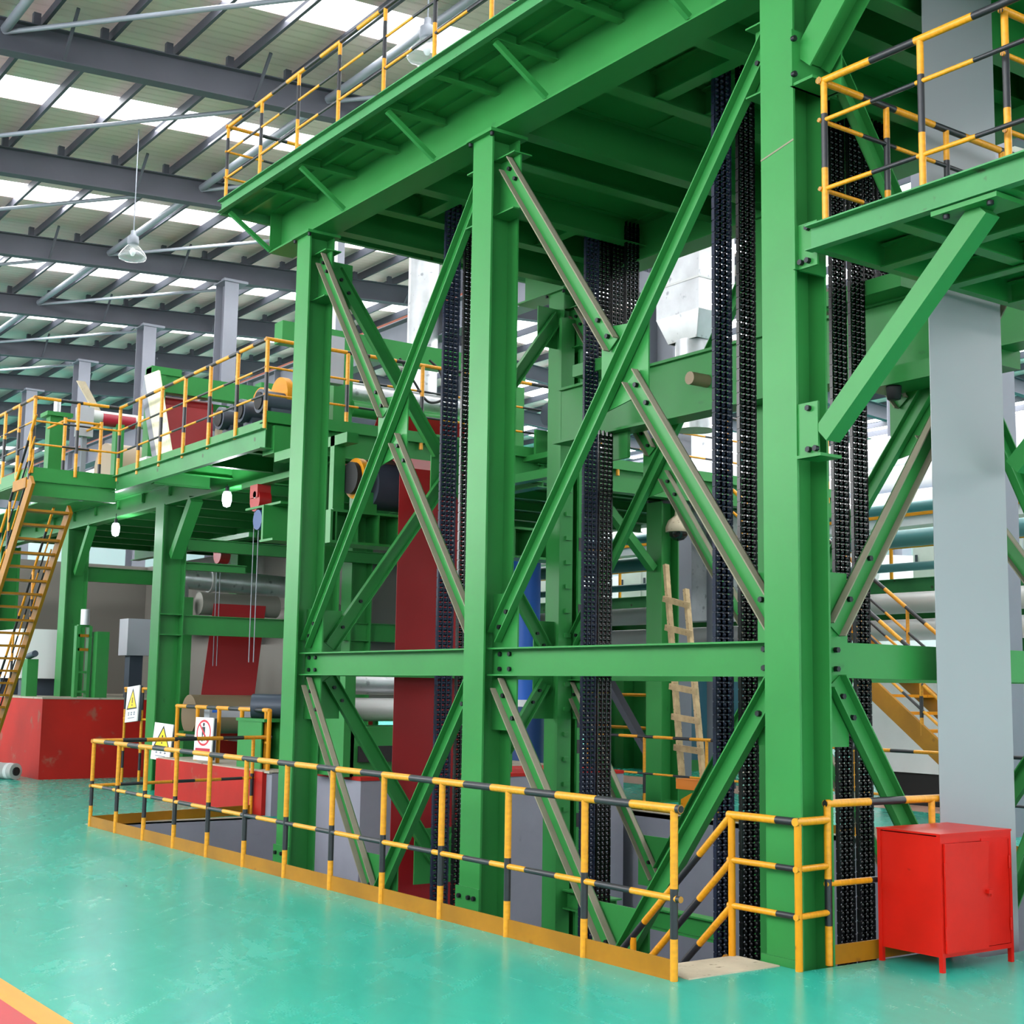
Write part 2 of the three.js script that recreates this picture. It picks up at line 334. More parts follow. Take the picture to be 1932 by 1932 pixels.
// ================================================================ THE TOWER
const COLX = [-7.0, -3.53, 0.02], ZF = -0.91, ZR = -4.39, TOP = 6.6;
const hexBolt = new THREE.CylinderGeometry(0.02, 0.02, 0.03, 6), hexBoltX = hexBolt.clone().rotateX(Math.PI / 2), hexBoltZ = hexBolt.clone().rotateZ(Math.PI / 2);
function bolt(parent, x, y, z, axis = 'z') {
  const m = new THREE.Mesh(axis === 'z' ? hexBoltX : axis === 'x' ? hexBoltZ : hexBolt, M.bolt); m.name = 'bolt'; m.position.set(x, y, z); m.castShadow = m.receiveShadow = true; parent.add(m); return m;
}
{
  const T = thing('accumulator_tower', 'tall bright green bolted steel strip accumulator tower over the pit', 'tower');
  const cols = [];
  for (const x of COLX) for (const z of [ZF - 0.15, ZR - 0.15]) {
    const c = obj('column', prism(hP(0.3, 0.3, 0.018, 0.014), V(x, -3, z), V(x, TOP, z), V(0, 0, 1)), M.green, T);
    cols.push(c);
    const cap = obj('cap_plate', box(x - 0.2, x + 0.2, TOP - 0.03, TOP, z - 0.2, z + 0.2), M.green, c);
    for (const s of [-1, 1]) bolt(c, x + s * 0.17, TOP - 0.05, z + 0.17, 'y');
    if (z > -3) {
      if (x > -1) obj('weld_seam', bar(V(x - 0.15, 5.3, ZF + 0.001), V(x + 0.15, 5.36, ZF + 0.001), 0.004, 0.012), M.dust, c);
      const f = obj('foot_cleat', [box(x - 0.19, x + 0.16, -0.2, 0.05, ZF, ZF + 0.012)], M.green, c);
      for (const s of [-0.12, 0.02, 0.1]) bolt(c, x + s, -0.03, ZF + 0.022);
    }
  }
  const webX = (x, z, y0, y1, s) => obj('gusset_plate', box(x + (s > 0 ? 0.007 : -0.3), x + (s > 0 ? 0.3 : -0.007), y0, y1, z - 0.008, z + 0.008), M.green, T);
  // mid rails, front and rear
  const zf = ZF - 0.15, zr = ZR - 0.15;
  const midBeam = (x0, x1, z) => {
    const b = obj('beam', prism(cP(0.09, 0.235, 0.013), V(x0, 1.92, z), V(x1, 1.92, z), V(0, 1, 0)), M.green, T);
    return b;
  };
  for (const [a, b] of [[0, 1], [1, 2]]) for (const z of [zf, zr]) {
    const x0 = COLX[a] + 0.16, x1 = COLX[b] - 0.16, bm = midBeam(x1 + 0.1, x0 - 0.05, z);
    if (z === zf) for (const xx of [x0 + 0.05, x0 + 0.19, x1 - 0.12, x1 + 0.02]) for (const y of [1.86, 1.985]) bolt(bm, xx, y, z + 0.02);
  }
  // gussets at the column joints
  for (const [a, b] of [[0, 1], [1, 2]]) for (const z of [zf - 0.02, zr - 0.02]) {
    const xa = COLX[a] + 0.15, xb = COLX[b] - 0.15;
    for (const [y0, y1] of [[1.35, 2.5], [5.85, 6.35]]) {
      obj('gusset_plate', box(xa - 0.1, xa + (y0 > 3 ? 0.2 : 0.26), y0, y1, z - 0.008, z + 0.008), M.green, T);
      obj('gusset_plate', box(xb - (y0 > 3 ? 0.2 : 0.22), xb + 0.1, y0, y1, z - 0.008, z + 0.008), M.green, T);
    }
    for (const x of [xa + 0.06, xb - 0.06]) for (const y of [6.35, 5.84]) obj('gusset_lip', box(x - 0.16, x + 0.16, y, y + 0.012, z - 0.1, z + 0.09), M.green, T);
    const xm = (xa + xb) / 2;
    obj('gusset_plate', poly3([V(xm - 0.28, 3.85, z), V(xm + 0.28, 3.95, z), V(xm + 0.28, 4.5, z), V(xm - 0.28, 4.55, z)], 0.014, V(0, 0, 1)), M.green, T);
    obj('gusset_plate', box(xm - 0.34, xm + 0.3, -0.42, 0.12, z - 0.008, z + 0.008), M.green, T);
    // X brace: the rising channel runs through, the falling one is cut at the crossing
    const zb = z + 0.02, chan = cP(0.065, 0.15, 0.01), up = (p, q) => V(0, 0, 1).cross(q.clone().sub(p)).normalize();
    const channel = (p, q, dusty, boltsAt) => {
      const d = q.clone().sub(p).normalize(), n = V(0, 0, 1).cross(d); let br;
      if (!dusty) br = obj('brace', prism(cP(0.065, 0.15, 0.01).map(([u, v]) => [u, v]), q, p, n.clone().multiplyScalar(1)).translate(0, 0, 0), M.green, T);
      else {
        br = obj('brace', prism([[-0.075, 0], [0.075, 0], [0.075, 0.01], [-0.075, 0.01]], p, q, V(0, 0, 1)), M.green, T);
        for (const s of [-1, 1]) { const o = n.clone().multiplyScalar(s * 0.07); obj('flange', prism([[-0.005, 0], [0.005, 0], [0.005, 0.065], [-0.005, 0.065]], p.clone().add(o), q.clone().add(o), V(0, 0, 1)), M.dust, br).userData.label = 'dust-covered grey beige flange'; }
      }
      for (const t of boltsAt) { const b = p.clone().lerp(q, t); bolt(br, b.x, b.y, b.z + 0.025); }
      return br;
    };
    const L0 = V(xa - 0.02, 2.13, zb), R1 = V(xb + 0.02, 6.3, zb), L1 = V(xa + 0.04, 6.3, zb), R0 = V(xb, 2.12, zb), mid = V(xm, 4.2, zb);
    channel(L0, R1, false, [0.02, 0.05, 0.95, 0.98]);
    channel(L1, L1.clone().lerp(R0, 0.46), true, [0.03, 0.09, 0.88, 0.96]);
    channel(L1.clone().lerp(R0, 0.53), R0, true, [0.04, 0.12, 0.9, 0.97]);
    const B0 = V(xm - 0.02, -0.3, zb);
    channel(V(xa + 0.04, 1.74, zb), B0, true, [0.05, 0.14, 0.93]);
    channel(B0.clone().add(V(0.1, 0.06, 0.03)), V(xb, 1.76, zb + 0.03), false, [0.9, 0.97]);
  }
  // side frames at both ends (in the depth direction)
  for (const [x, s] of [[COLX[0], 1], [COLX[2], 1]]) {
    const za = ZF - 0.3, zb2 = ZR, zm = (za + zb2) / 2, xx = x + 0.02;
    obj('beam', prism(cP(0.09, 0.235, 0.013), V(xx, 1.92, za), V(xx, 1.92, zb2), V(0, 1, 0)), M.green, T);
    for (const y of [1.86, 1.985]) for (const d of [0.03, 0.17]) bolt(T.children[T.children.length - 1], xx + 0.03, y, za - d, 'x');
    for (const [y0, y1] of [[1.35, 2.5], [5.85, 6.35]]) { obj('gusset_plate', box(xx - 0.008, xx + 0.008, y0, y1, za - 0.3, za), M.green, T); obj('gusset_plate', box(xx - 0.008, xx + 0.008, y0, y1, zb2, zb2 + 0.3), M.green, T); }
    obj('gusset_plate', box(xx - 0.008, xx + 0.008, 3.88, 4.55, zm - 0.2, zm + 0.2), M.green, T);
    obj('gusset_plate', box(xx - 0.008, xx + 0.008, -0.45, 0.15, zm - 0.3, zm + 0.3), M.green, T);
    const xb = xx + 0.012, ch = (p, q, flip) => {
      const up = V(1, 0, 0).cross(q.clone().sub(p)).normalize();
      const br = obj('brace', prism([[-0.075, 0], [0.075, 0], [0.075, 0.01], [-0.075, 0.01]], p, q, V(1, 0, 0)), M.green, T);
      for (const k of [-1, 1]) { const o = up.clone().multiplyScalar(k * 0.07); obj('flange', prism([[-0.005, 0], [0.005, 0], [0.005, 0.065], [-0.005, 0.065]], p.clone().add(o), q.clone().add(o), V(1, 0, 0)), x > -3 && flip ? M.dust : M.green, br); }
      for (const t of [0.05, 0.12]) { const b = p.clone().lerp(q, t); bolt(br, b.x + 0.02, b.y, b.z, 'x'); }
    };
    ch(V(xb, 2.12, za - 0.15), V(xb, 6.25, zb2 + 0.02), true);
    ch(V(xb, 6.25, za - 0.08), V(xb, 4.35, zm + 0.13)); ch(V(xb, 2.12, zb2 + 0.1), V(xb, 4.05, zm - 0.12));
    ch(V(xb, 1.78, za - 0.15), V(xb, -0.2, zm + 0.05)); ch(V(xb, 1.78, zb2 + 0.15), V(xb, -0.2, zm - 0.05));
  }
  // toothed guide rails on the inner side of the rear left column
  const gx = COLX[0] + 0.2, gz = ZR - 0.06;
  const gr = obj('guide_rail', [box(gx - 0.03, gx + 0.02, -3, 6.2, gz - 0.06, gz + 0.14), box(gx + 0.02, gx + 0.06, -3, 6.2, gz - 0.2, gz - 0.12)], M.green, T);
  for (let y = -0.3; y < 4.2; y += 0.29) obj('rack_bracket', box(gx + 0.02, gx + 0.05, y, y + 0.05, gz - 0.02, gz + 0.06), M.green, gr);
  for (const y of [0.1, 0.95, 1.25, 1.45, 2.15, 2.55, 3.35]) obj('slot_plate', box(gx + 0.06, gx + 0.066, y, y + 0.16, gz - 0.2, gz - 0.12), M.black, gr);
  // rear mid beams are joined to the pit wall by stub brackets
  for (const [x0, x1, z] of [[-6.8, -5.9, ZR - 0.1], [-5.4, -4.2, ZR - 0.1]]) obj('pit_bracket', prism(hP(0.16, 0.22), V(x0, -0.72, z), V(x1, -0.72, z), V(0, 1, 0)), M.green, T);
}

// ---------------------------------------------------------------- upper platform on the tower
{
  const P = thing('upper_platform', 'green steel deck with cantilevered walkway on top of the tower', 'platform');
  const xL = -7.86, xR = 4.2;
  for (const z of [ZF - 0.15, ZR - 0.15]) obj('girder', prism(hP(0.3, 0.5, 0.02, 0.016), V(xL, 6.85, z), V(xR, 6.85, z), V(0, 1, 0)), M.green, P);
  obj('deck_plate', box(-8.03, xR, 7.1, 7.115, ZR - 0.9, -0.39), M.green, P);
  // seams of the chequer plates
  obj('fascia', prism(cP(0.06, 0.14, 0.01), V(xR, 7.07, -0.385), V(-8.03, 7.07, -0.385), V(0, 1, 0)), M.greenWorn, P);
  obj('fascia', prism(cP(0.06, 0.14, 0.01), V(-8.03, 7.07, -0.385), V(-8.03, 7.07, ZR - 0.9), V(0, 1, 0)), M.greenWorn, P);
  for (let i = 0; i < 12; i++) {
    const x = -7.0 + i * 0.87;
    obj('cantilever', prism(hP(0.08, 0.1, 0.008, 0.006), V(x, 7.05, -0.4), V(x, 7.05, ZF - 0.15), V(0, 1, 0)), M.green, P);
    if (i < 6) obj('strut', bar(V(-7.9 + i * 1.75, 6.99, -0.42), V(-7.85 + i * 1.75, 6.63, ZF), 0.045, 0.045), M.green, P);
  }
  for (let i = 0; i < 1; i++) obj('stringer', box(-8, xR, 7.03, 7.1, -0.66 - i * 0.14, -0.63 - i * 0.14), M.green, P);
  // cross beams under the deck, bottom flange visible
  for (const x of [-7.0, -6.35, -5.55, -4.35, -3.53, -2.45, -1.35, -0.55, 0.02, 1.2, 2.6]) obj('cross_beam', prism(hP(0.16, x === -7 || x === -3.53 || x === 0.02 ? 0.4 : 0.3, 0.012, 0.01), V(x, x === -7 || x === -3.53 || x === 0.02 ? 6.9 : 6.95, ZF - 0.16), V(x, x === -7 || x === -3.53 || x === 0.02 ? 6.9 : 6.95, ZR - 0.14), V(0, 1, 0)), M.green, P);
  for (const [x0, x1, z] of [[-6.35, -5.55, -2.0], [-6.35, -5.55, -3.6], [-2.45, -1.35, -2.0], [-2.45, -1.35, -2.6], [-2.45, -1.35, -3.5]]) obj('trimmer_beam', prism(hP(0.14, 0.26, 0.012, 0.01), V(x0, 6.95, z), V(x1, 6.95, z), V(0, 1, 0)), M.green, P);
  for (const [x0, x1] of [[-4.3, -3.6], [-1.3, -0.6], [-3.4, -2.6]]) for (const z of [-2.2, -3.2]) obj('hatch_plate', box(x0, x1, 7.085, 7.1, z - 0.45, z + 0.45), M.green, P);
  // end gussets and the knee brace to the right of the front right column
  obj('end_plate', box(xL - 0.012, xL, 6.6, 7.1, ZF - 0.3, ZF), M.green, P);
  obj('knee_brace', prism(hP(0.2, 0.2, 0.014, 0.01), V(0.2, 5.92, ZF - 0.15), V(1.15, 6.95, ZF - 0.15), V(0, 0, 1)), M.green, P);
  const pl = obj('knee_plate', [box(0.17, 0.34, 5.72, 6.12, ZF - 0.3, ZF - 0.284), box(0.17, 0.19, 5.72, 6.12, ZF - 0.34, ZF + 0.03), box(0.17, 0.36, 5.72, 5.74, ZF - 0.32, ZF + 0.02)], M.green, P);
  for (const y of [5.8, 6.05]) bolt(pl, 0.2, y, ZF + 0.02, 'x');
  // sprocket housings over the chains
  for (const x of [-5.85, -1.8]) for (const z of [-2.25, -3.75]) obj('chain_housing', box(x - 0.4, x + 0.4, 7.12, 7.6, z - 0.35, z + 0.35), M.green, P);
}

// ---------------------------------------------------------------- railings
// corner points [x,y,z] (base), heights of the rails, posts along each run
function railing(name, label, runs, o = {}) {
  const { h = 1.0, rails = [1, 0.47], rTop = 0.026, rMid = 0.02, rPost = 0.024, toe = 0, post = M.post, top = M.band, mid = M.band, every = 0.86, group, drop = 0, bore } = o;
  const t = thing(name, label, 'railing', group);
  for (const run of runs) {
    const a = V(...run.a), b = V(...run.b), d = b.clone().sub(a), L = d.length(), n = run.n || Math.max(1, Math.round(L / every));
    for (let i = run.skip ? 1 : 0; i <= n - (run.skipEnd ? 1 : 0); i++) { const p = a.clone().lerp(b, i / n); obj('post', tube(p.clone().add(V(0, -drop, 0)), p.clone().add(V(0, h - 0.01, 0)), rPost, 10), post, t); }
    rails.forEach((k, i) => obj(i ? 'mid_rail' : 'top_rail', tube(a.clone().add(V(0, k * h, 0)).addScaledVector(d, -(run.ext || 0.03) / L), b.clone().add(V(0, k * h, 0)).addScaledVector(d, (run.ext2 ?? run.ext ?? 0.03) / L), i ? rMid : rTop, 12), i ? mid : top, t));
    if (toe) { const g = bar(a.clone().add(V(0, toe / 2, 0)), b.clone().add(V(0, toe / 2, 0)), 0.012, toe); obj('toe_board', g, M.amber, t); }
  }
  if (bore) obj('bore_shade_disc', tube(V(bore[0] - 0.004 * bore[3], bore[1], bore[2] - 0.004 * bore[4]), V(bore[0] + 0.001 * bore[3], bore[1], bore[2] + 0.001 * bore[4]), rTop * 0.82, 12), M.rubber, t);  // dark disc paints the shade inside the open pipe end
  return t;
}
railing('pit_railing', 'black and yellow railing with toe board along the aisle edge of the pit', [
  { a: [-10.25, 0, 0], b: [0, 0, 0], n: 12, ext: 0.02, ext2: 0.06 },
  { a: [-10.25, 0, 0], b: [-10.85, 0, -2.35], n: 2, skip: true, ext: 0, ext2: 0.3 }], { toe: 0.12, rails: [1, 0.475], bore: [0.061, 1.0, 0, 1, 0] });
railing('pit_stair_railing', 'yellow and black corner railing beside the steps going down into the pit', [
  { a: [-0.37, 0, -0.84], b: [0.19, 0, -0.86], n: 1, ext: 0, ext2: 0.02 }, { a: [0.19, 0, -0.86], b: [0.155, 0, -1.17], n: 1, skip: true, skipEnd: true, ext: 0 }], { h: 0.9, rails: [1, 0.68, 0.36], post: M.yellow });
{
  const t = thing('pit_stair', 'yellow tubular handrails and steps descending into the pit', 'stair');
  for (const z of [-0.84]) for (const y of [0.9, 0.61, 0.32]) obj('handrail', tube(V(-0.37, y, z), V(-2.3, y - 1.93 * 0.93, z), 0.024, 10), M.band, t).visible = true;
  for (let i = 1; i < 9; i++) obj('step', box(-0.37 - i * 0.22, -0.37 - i * 0.22 + 0.24, -i * 0.2, -i * 0.2 + 0.03, -0.82, -0.32), M.plate, t);
  for (const z of [-0.84, -0.3]) { obj('stringer', bar(V(-0.37, -0.06, z), V(-2.4, -1.94, z), 0.03, 0.18), M.amber, t); if (z < -0.5) obj('post', tube(V(-1.35, -1.0, z), V(-1.35, 0.0, z), 0.022, 8), M.yellow, t); }
  obj('landing_plate', box(-0.37, 0.02, -0.02, 0.008, -0.87, -0.1), M.plate, t);
}
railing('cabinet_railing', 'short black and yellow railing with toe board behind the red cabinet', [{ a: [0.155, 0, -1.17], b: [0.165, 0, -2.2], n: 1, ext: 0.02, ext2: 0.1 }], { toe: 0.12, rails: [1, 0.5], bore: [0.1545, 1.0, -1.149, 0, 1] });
railing('rear_pit_railing', 'black and yellow railing along the rear edge of the pit', [{ a: [-10.3, 0, -7.6], b: [0, 0, -7.6], n: 8 }], { toe: 0.1, h: 1.04, rails: [1, 0.5], rTop: 0.022, rMid: 0.016, rPost: 0.022 });
railing('walkway_railing', 'black and yellow railing along the edge of the top walkway', [
  { a: [-7.98, 7.14, -0.4], b: [3.5, 7.14, -0.4], n: 13, ext: 0 }, { a: [-7.98, 7.14, -0.4], b: [-7.98, 7.14, -5.2], n: 5, skip: true, ext: 0 }], { h: 0.88, rails: [1, 0.66, 0.31], rTop: 0.022, rMid: 0.014, rPost: 0.02, post: M.postTall, mid: M.bandThin });

// ---------------------------------------------------------------- right hand platform
{
  const P = thing('side_platform', 'green steel service platform bracketed off the front right tower column', 'platform');
  const z0 = -0.9, z1 = -3.6, x0 = 0.33, x1 = 3.6;
  obj('edge_channel', prism(cP(0.07, 0.17, 0.01), V(x1, 4.62, z0), V(x0, 4.62, z0), V(0, 1, 0)), M.greenWorn, P);
  obj('edge_channel', prism(cP(0.07, 0.17, 0.01), V(x0 + 0.09, 4.62, z0), V(x0 + 0.09, 4.62, z1), V(0, 1, 0)), M.green, P);
  obj('deck_plate', box(x0 + 0.05, x1, 4.7, 4.712, z1, z0), M.green, P);
  for (const x of [1.0, 1.75, 2.6]) obj('joist', prism(hP(0.1, 0.16, 0.01, 0.008), V(x, 4.62, z0), V(x, 4.62, z1), V(0, 1, 0)), M.green, P);
  for (const z of [-1.5, -2.2, -2.9]) obj('bearer', prism(hP(0.1, 0.16, 0.01, 0.008), V(x0 + 0.1, 4.6, z), V(x1, 4.6, z), V(0, 1, 0)), M.green, P);
  const pl = obj('fixing_plate', [box(0.17, 0.35, 4.46, 4.76, ZF - 0.03, ZF - 0.015), box(0.17, 0.19, 4.46, 4.76, ZF - 0.28, ZF + 0.02)], M.green, P);
  for (const [x, y] of [[0.28, 4.72], [0.28, 4.5], [0.22, 4.5]]) bolt(pl, x, y, ZF + 0.0);
  obj('knee_brace', bar(V(0.36, 3.34, ZF - 0.08), V(1.58, 4.5, ZF - 0.08), 0.13, 0.13), M.green, P);
  const kp = obj('fixing_plate', [box(0.17, 0.34, 3.2, 3.56, ZF - 0.03, ZF - 0.012), box(0.17, 0.37, 3.2, 3.22, ZF - 0.2, ZF)], M.green, P);
  for (const [x, y] of [[0.27, 3.52], [0.27, 3.25], [0.33, 3.25]]) bolt(kp, x, y, ZF + 0.0);
  const tp = obj('fixing_plate', box(1.3, 1.75, 4.5, 4.53, ZF - 0.2, ZF + 0.06), M.green, P);
  for (const x of [1.38, 1.68]) bolt(tp, x, 4.49, ZF + 0.02, 'y');
  obj('knee_brace', bar(V(0.36, 3.34, -3.0), V(1.58, 4.5, -3.0), 0.13, 0.13), M.green, P);
}
railing('platform_railing', 'yellow and black railing around the right hand service platform', [
  { a: [0.43, 4.71, -0.92], b: [3.5, 4.66, -0.92], n: 4, ext: 0 }, { a: [0.41, 4.71, -0.92], b: [0.41, 4.71, -3.5], n: 4, skip: true, ext: 0 },
  { a: [1.72, 4.7, -1.02], b: [1.78, 4.7, -3.0], n: 2, ext: 0 }], { h: 0.97, rails: [1, 0.72, 0.48 - 0.24], rTop: 0.024, rMid: 0.015, rPost: 0.022, post: M.postTall });

// ---------------------------------------------------------------- chains
{
  const p = 0.0508, plateG = (z) => { const g = new THREE.BoxGeometry(0.034, p + 0.04, 0.014); g.translate(0, p / 2, z); return g; };
  const mk = (off) => mergeGeometries([-0.0586, 0, 0.0586].map((z) => new THREE.SphereGeometry(1, 8, 5).scale(0.0205, 0.0205, 0.03).translate(0, 0, z))
    .concat([-0.0875 - off, -0.0293 + off * 0, 0.0293, 0.0875 + off].map(plateG)).concat([new THREE.CylinderGeometry(0.009, 0.009, 0.2, 6, 1, false).rotateX(Math.PI / 2)]).map((g) => strip(g.toNonIndexed())));
  const outer = mk(0.006), inner = mk(-0.001);
  const chain = (x, z, y0, y1, mat, label, tilt = 0) => {
    const t = thing('roller_chain', label, 'chain', 'black triplex roller chains of the tower'); t.position.set(x, y0, z);
    const n = Math.floor((y1 - y0) / p);
    for (let i = 0; i < n; i++) { const m = new THREE.Mesh(i % 2 ? inner : outer, mat); m.name = 'chain_link'; m.position.set(tilt * i * p, i * p, 0); m.castShadow = m.receiveShadow = true; t.add(m); }
  };
  chain(-5.95, -2.17, -1.2, 7.05, M.chainBlue, 'bluish roller chain hanging before the red strip, left strand');
  chain(-5.95, -2.42, -1.2, 7.05, M.chain, 'black roller chain mostly hidden behind the middle front column');
  chain(-5.7, -3.9, -1.2, 7.05, M.chainBlue, 'roller chain nearest the rear left column, bluish upper part');
  chain(-5.7, -4.12, -1.2, 4.6, M.chain, 'black roller chain hanging below the carriage beside the rear left chain');
  chain(-1.8, -2.16, -1.2, 7.05, M.chainBlue, 'large bluish roller chain left of the front right column');
  chain(-1.8, -2.44, -1.2, 7.05, M.chain, 'large black roller chain touching the left edge of the front right column');
  chain(-1.8, -3.58, -1.2, 7.05, M.chain, 'black roller chain right of the front right column, left strand');
  chain(-1.8, -3.83, -1.2, 7.05, M.chain, 'black roller chain right of the front right column, right strand');
  chain(-1.9, -4.1, 5.3, 7.05, M.chain, 'short black roller chain above the carriage behind the knee brace');
  chain(-1.9, -4.34, 5.3, 7.05, M.chain, 'short black roller chain above the carriage, farthest right');
  chain(-5.75, -4.12, 5.3, 7.05, M.chain, 'short black roller chain above the carriage, first behind the gusset');
  chain(-5.75, -4.33, 5.3, 7.05, M.chain, 'short black roller chain above the carriage, second behind the gusset');
  chain(-5.5, -4.33, 5.3, 7.05, M.chain, 'short black roller chain above the carriage, third behind the gusset');
}
{ // carriage hung in the tower
  const t = thing('looper_carriage', 'deep green box girder carriage hanging on the chains inside the tower', 'carriage');
  obj('girder', [box(-6.72, 0.15, 4.62, 5.28, -4.36, -4.27), box(-6.72, 0.15, 4.6, 4.63, -4.42, -4.14), box(-6.72, 0.15, 5.26, 5.29, -4.4, -4.22)], M.green, t);
  obj('chain_anchor', box(-6.1, -5.3, 5.28, 5.42, -4.4, -3.95), M.green, t);
  obj('chain_anchor', box(-2.3, -1.4, 5.28, 5.42, -4.4, -3.95), M.green, t);
  obj('drive_box', box(-2.0, -0.6, 4.46, 4.62, -4.5, -4.1), M.green, t);
  for (const x of [-1.7, -1.1]) obj('rubber_buffer', lathe([[0.001, -0.12], [0.06, -0.12], [0.07, -0.02], [0.07, 0], [0.001, 0]], [x, 4.46, -4.2], 12), M.rubber, t);
  obj('shaft_stub', tube(V(-4.2, 4.95, -4.3), V(-4.2, 4.95, -4.02), 0.07, 14), M.roller, t);
  obj('bracket_plate', box(-5.95, -5.5, 4.3, 4.62, -4.32, -4.28), M.green, t);
}
// ---------------------------------------------------------------- steel strips
tag(obj('grey_strip', box(0.2, 0.204, -2.9, 9.5, -3.08, -2.24), M.sheetGrey), 'wide pale grey steel strip running vertically at the right edge', 'steel strip');
tag(obj('red_strip', [box(-7.252, -7.248, -2.9, 4.2, -3.25, -2.35), poly3([V(-7.25, 4.2, -2.35), V(-7.25, 4.2, -3.25), V(-7.5, 4.36, -3.25), V(-7.5, 4.36, -2.35)], 0.004, V(0.5, 0.8, 0)), poly3([V(-7.5, 4.36, -2.35), V(-7.5, 4.36, -3.25), V(-8.9, 4.4, -3.25), V(-8.9, 4.4, -2.35)], 0.004, V(0, 1, 0))], M.sheetRed), 'wide dark red steel strip hanging behind the left tower bay', 'steel strip');

// ================================================================ red cabinet and neighbours
{
  const t = thing('tool_cabinet', 'scarlet sheet metal cabinet with two bulging doors on angle legs', 'cabinet');
  const x0 = 0.205, x1 = 0.7, z0 = -2.31, z1 = -1.585, y0 = 0.09, y1 = 0.84, f = 0.028;
  for (const [x, z] of [[x0, z0], [x1 - f, z0], [x0, z1 - f], [x1 - f, z1 - f]]) obj('leg', box(x, x + f, 0, y1 - 0.006, z, z + f), M.redCabinet, t);
  obj('side_panel', box(x0 + f, x1 - f, y0, y1 - 0.02, z1 - 0.012, z1 - 0.006), M.redCabinet, t);
  obj('side_panel', box(x0 + f, x1 - f, y0, y1 - 0.02, z0 + 0.006, z0 + 0.012), M.redCabinet, t);
  obj('back_panel', box(x0 + 0.006, x0 + 0.012, y0, y1 - 0.02, z0 + f, z1 - f), M.redCabinet, t);
  obj('bottom_panel', box(x0 + 0.01, x1 - 0.01, y0, y0 + 0.012, z0 + 0.01, z1 - 0.01), M.redCabinet, t);
  obj('top_panel', box(x0 - 0.004, x1 + 0.004, y1 - 0.012, y1, z0 - 0.004, z1 + 0.004), M.redCabinet, t);
  obj('front_frame', [box(x1 - f, x1, y1 - 0.06, y1 - 0.012, z0 + f, z1 - f), box(x1 - f, x1, y0, y0 + 0.03, z0 + f, z1 - f)], M.redCabinet, t);
  obj('inner_panel', box(x0 + 0.1, x0 + 0.105, y0, y1 - 0.05, z0 + f, z1 - f), M.rubber, t);
  const door = (za, zb, out, y0d, y1d, hingeAt, off = 0) => {
    // slightly warped leaf standing proud of the frame at the top
    const g = new THREE.BoxGeometry(0.014, y1d - y0d, Math.abs(zb - za), 1, 8, 8), p = g.attributes.position;
    for (let i = 0; i < p.count; i++) { const v = (p.getY(i) / (y1d - y0d)) + 0.5, w = Math.abs((p.getZ(i) + (za + zb) / 2) - hingeAt) / Math.abs(zb - za); p.setX(i, p.getX(i) + out * w * (0.3 + 0.7 * v * v) + 0.006 * Math.sin(v * 5) * Math.sin(w * 3)); }
    g.translate(x1 + 0.008 + off, (y0d + y1d) / 2, (za + zb) / 2);
    const d = obj('door', metric(g), M.redCabinet, t);
    for (const y of [y0d + 0.12, y1d - 0.16]) { obj('hinge', tube(V(x1 + 0.012, y - 0.04, hingeAt), V(x1 + 0.012, y + 0.04, hingeAt), 0.007, 8), M.redCabinet, d); }
    return d;
  };
  const d1 = door(z1 - f + 0.004, -2.015, 0.03, 0.115, 0.78, z1 - f + 0.002, 0.002), d2 = door(-1.99, z0 + f + 0.012, 0.002, 0.125, 0.795, z0 + f + 0.012, -0.01);
  obj('hasp', [box(x1 + 0.02, x1 + 0.055, 0.455, 0.48, -2.035, -1.99), box(x1 + 0.046, x1 + 0.054, 0.435, 0.46, -2.03, -2.015)], M.redCabinet, d1);
}
{ const t = thing('red_tank', 'crimson rounded tank at the right edge beside the red cabinet', 'tank');
  obj('tank_shell', new THREE.CapsuleGeometry(0.23, 0.8, 8, 24).rotateX(Math.PI / 2).translate(0.92, 0.6, -3.02).toNonIndexed(), M.crimson, t);
  for (const z of [-2.6, -3.4]) obj('saddle', box(0.75, 1.09, 0, 0.5, z - 0.06, z + 0.06), M.crimson, t); }

// ================================================================ LEFT: PLINTHS
{
  const t = thing('machine_plinth', 'low concrete plinth with a bright red painted front beside the pit', 'plinth');
  obj('body', box(-14.3, -10.82, 0.0, 0.55, -7.2, -2.42), M.concrete, t);
  obj('pit_face', box(-10.82, -10.44, -0.0, 0.56, -7.2, -2.44), M.concrete, t);
  obj('painted_front', box(-14.32, -10.6, 0, 0.56, -2.44, -2.38), M.redPaint, t);
  obj('top_screed', box(-14.3, -10.44, 0.55, 0.575, -7.2, -2.4), M.cement, t);
}
{
  const t = thing('red_plinth', 'large red painted concrete plinth under the yellow staircase', 'plinth');
  obj('body', box(-30, -18.38, 0, 1.4, -8.5, -1.86), M.redPaint, t);
  obj('top_edge', box(-30, -18.37, 1.39, 1.42, -8.5, -1.85), M.cement, t);
}
{ const t = thing('wrapped_roll', 'grey plastic wrapped roll lying at the foot of the red plinth', 'roll');
  obj('roll', tube(V(-19.6, 0.14, -1.0), V(-18.55, 0.14, -1.52), 0.14, 20), M.pipeGrey, t);
  obj('core_hole', tube(V(-18.56, 0.14, -1.515), V(-18.53, 0.14, -1.53), 0.075, 14), M.rubber, t);
  for (const k of [0.35, 0.65, 0.88]) { const c = V(-19.6, 0.14, -1.0).lerp(V(-18.55, 0.14, -1.52), k); obj('tape_band', tube(c.clone().add(V(-0.03, 0, 0.015)), c.clone().add(V(0.03, 0, -0.015)), 0.143, 20), M.white, t); } }

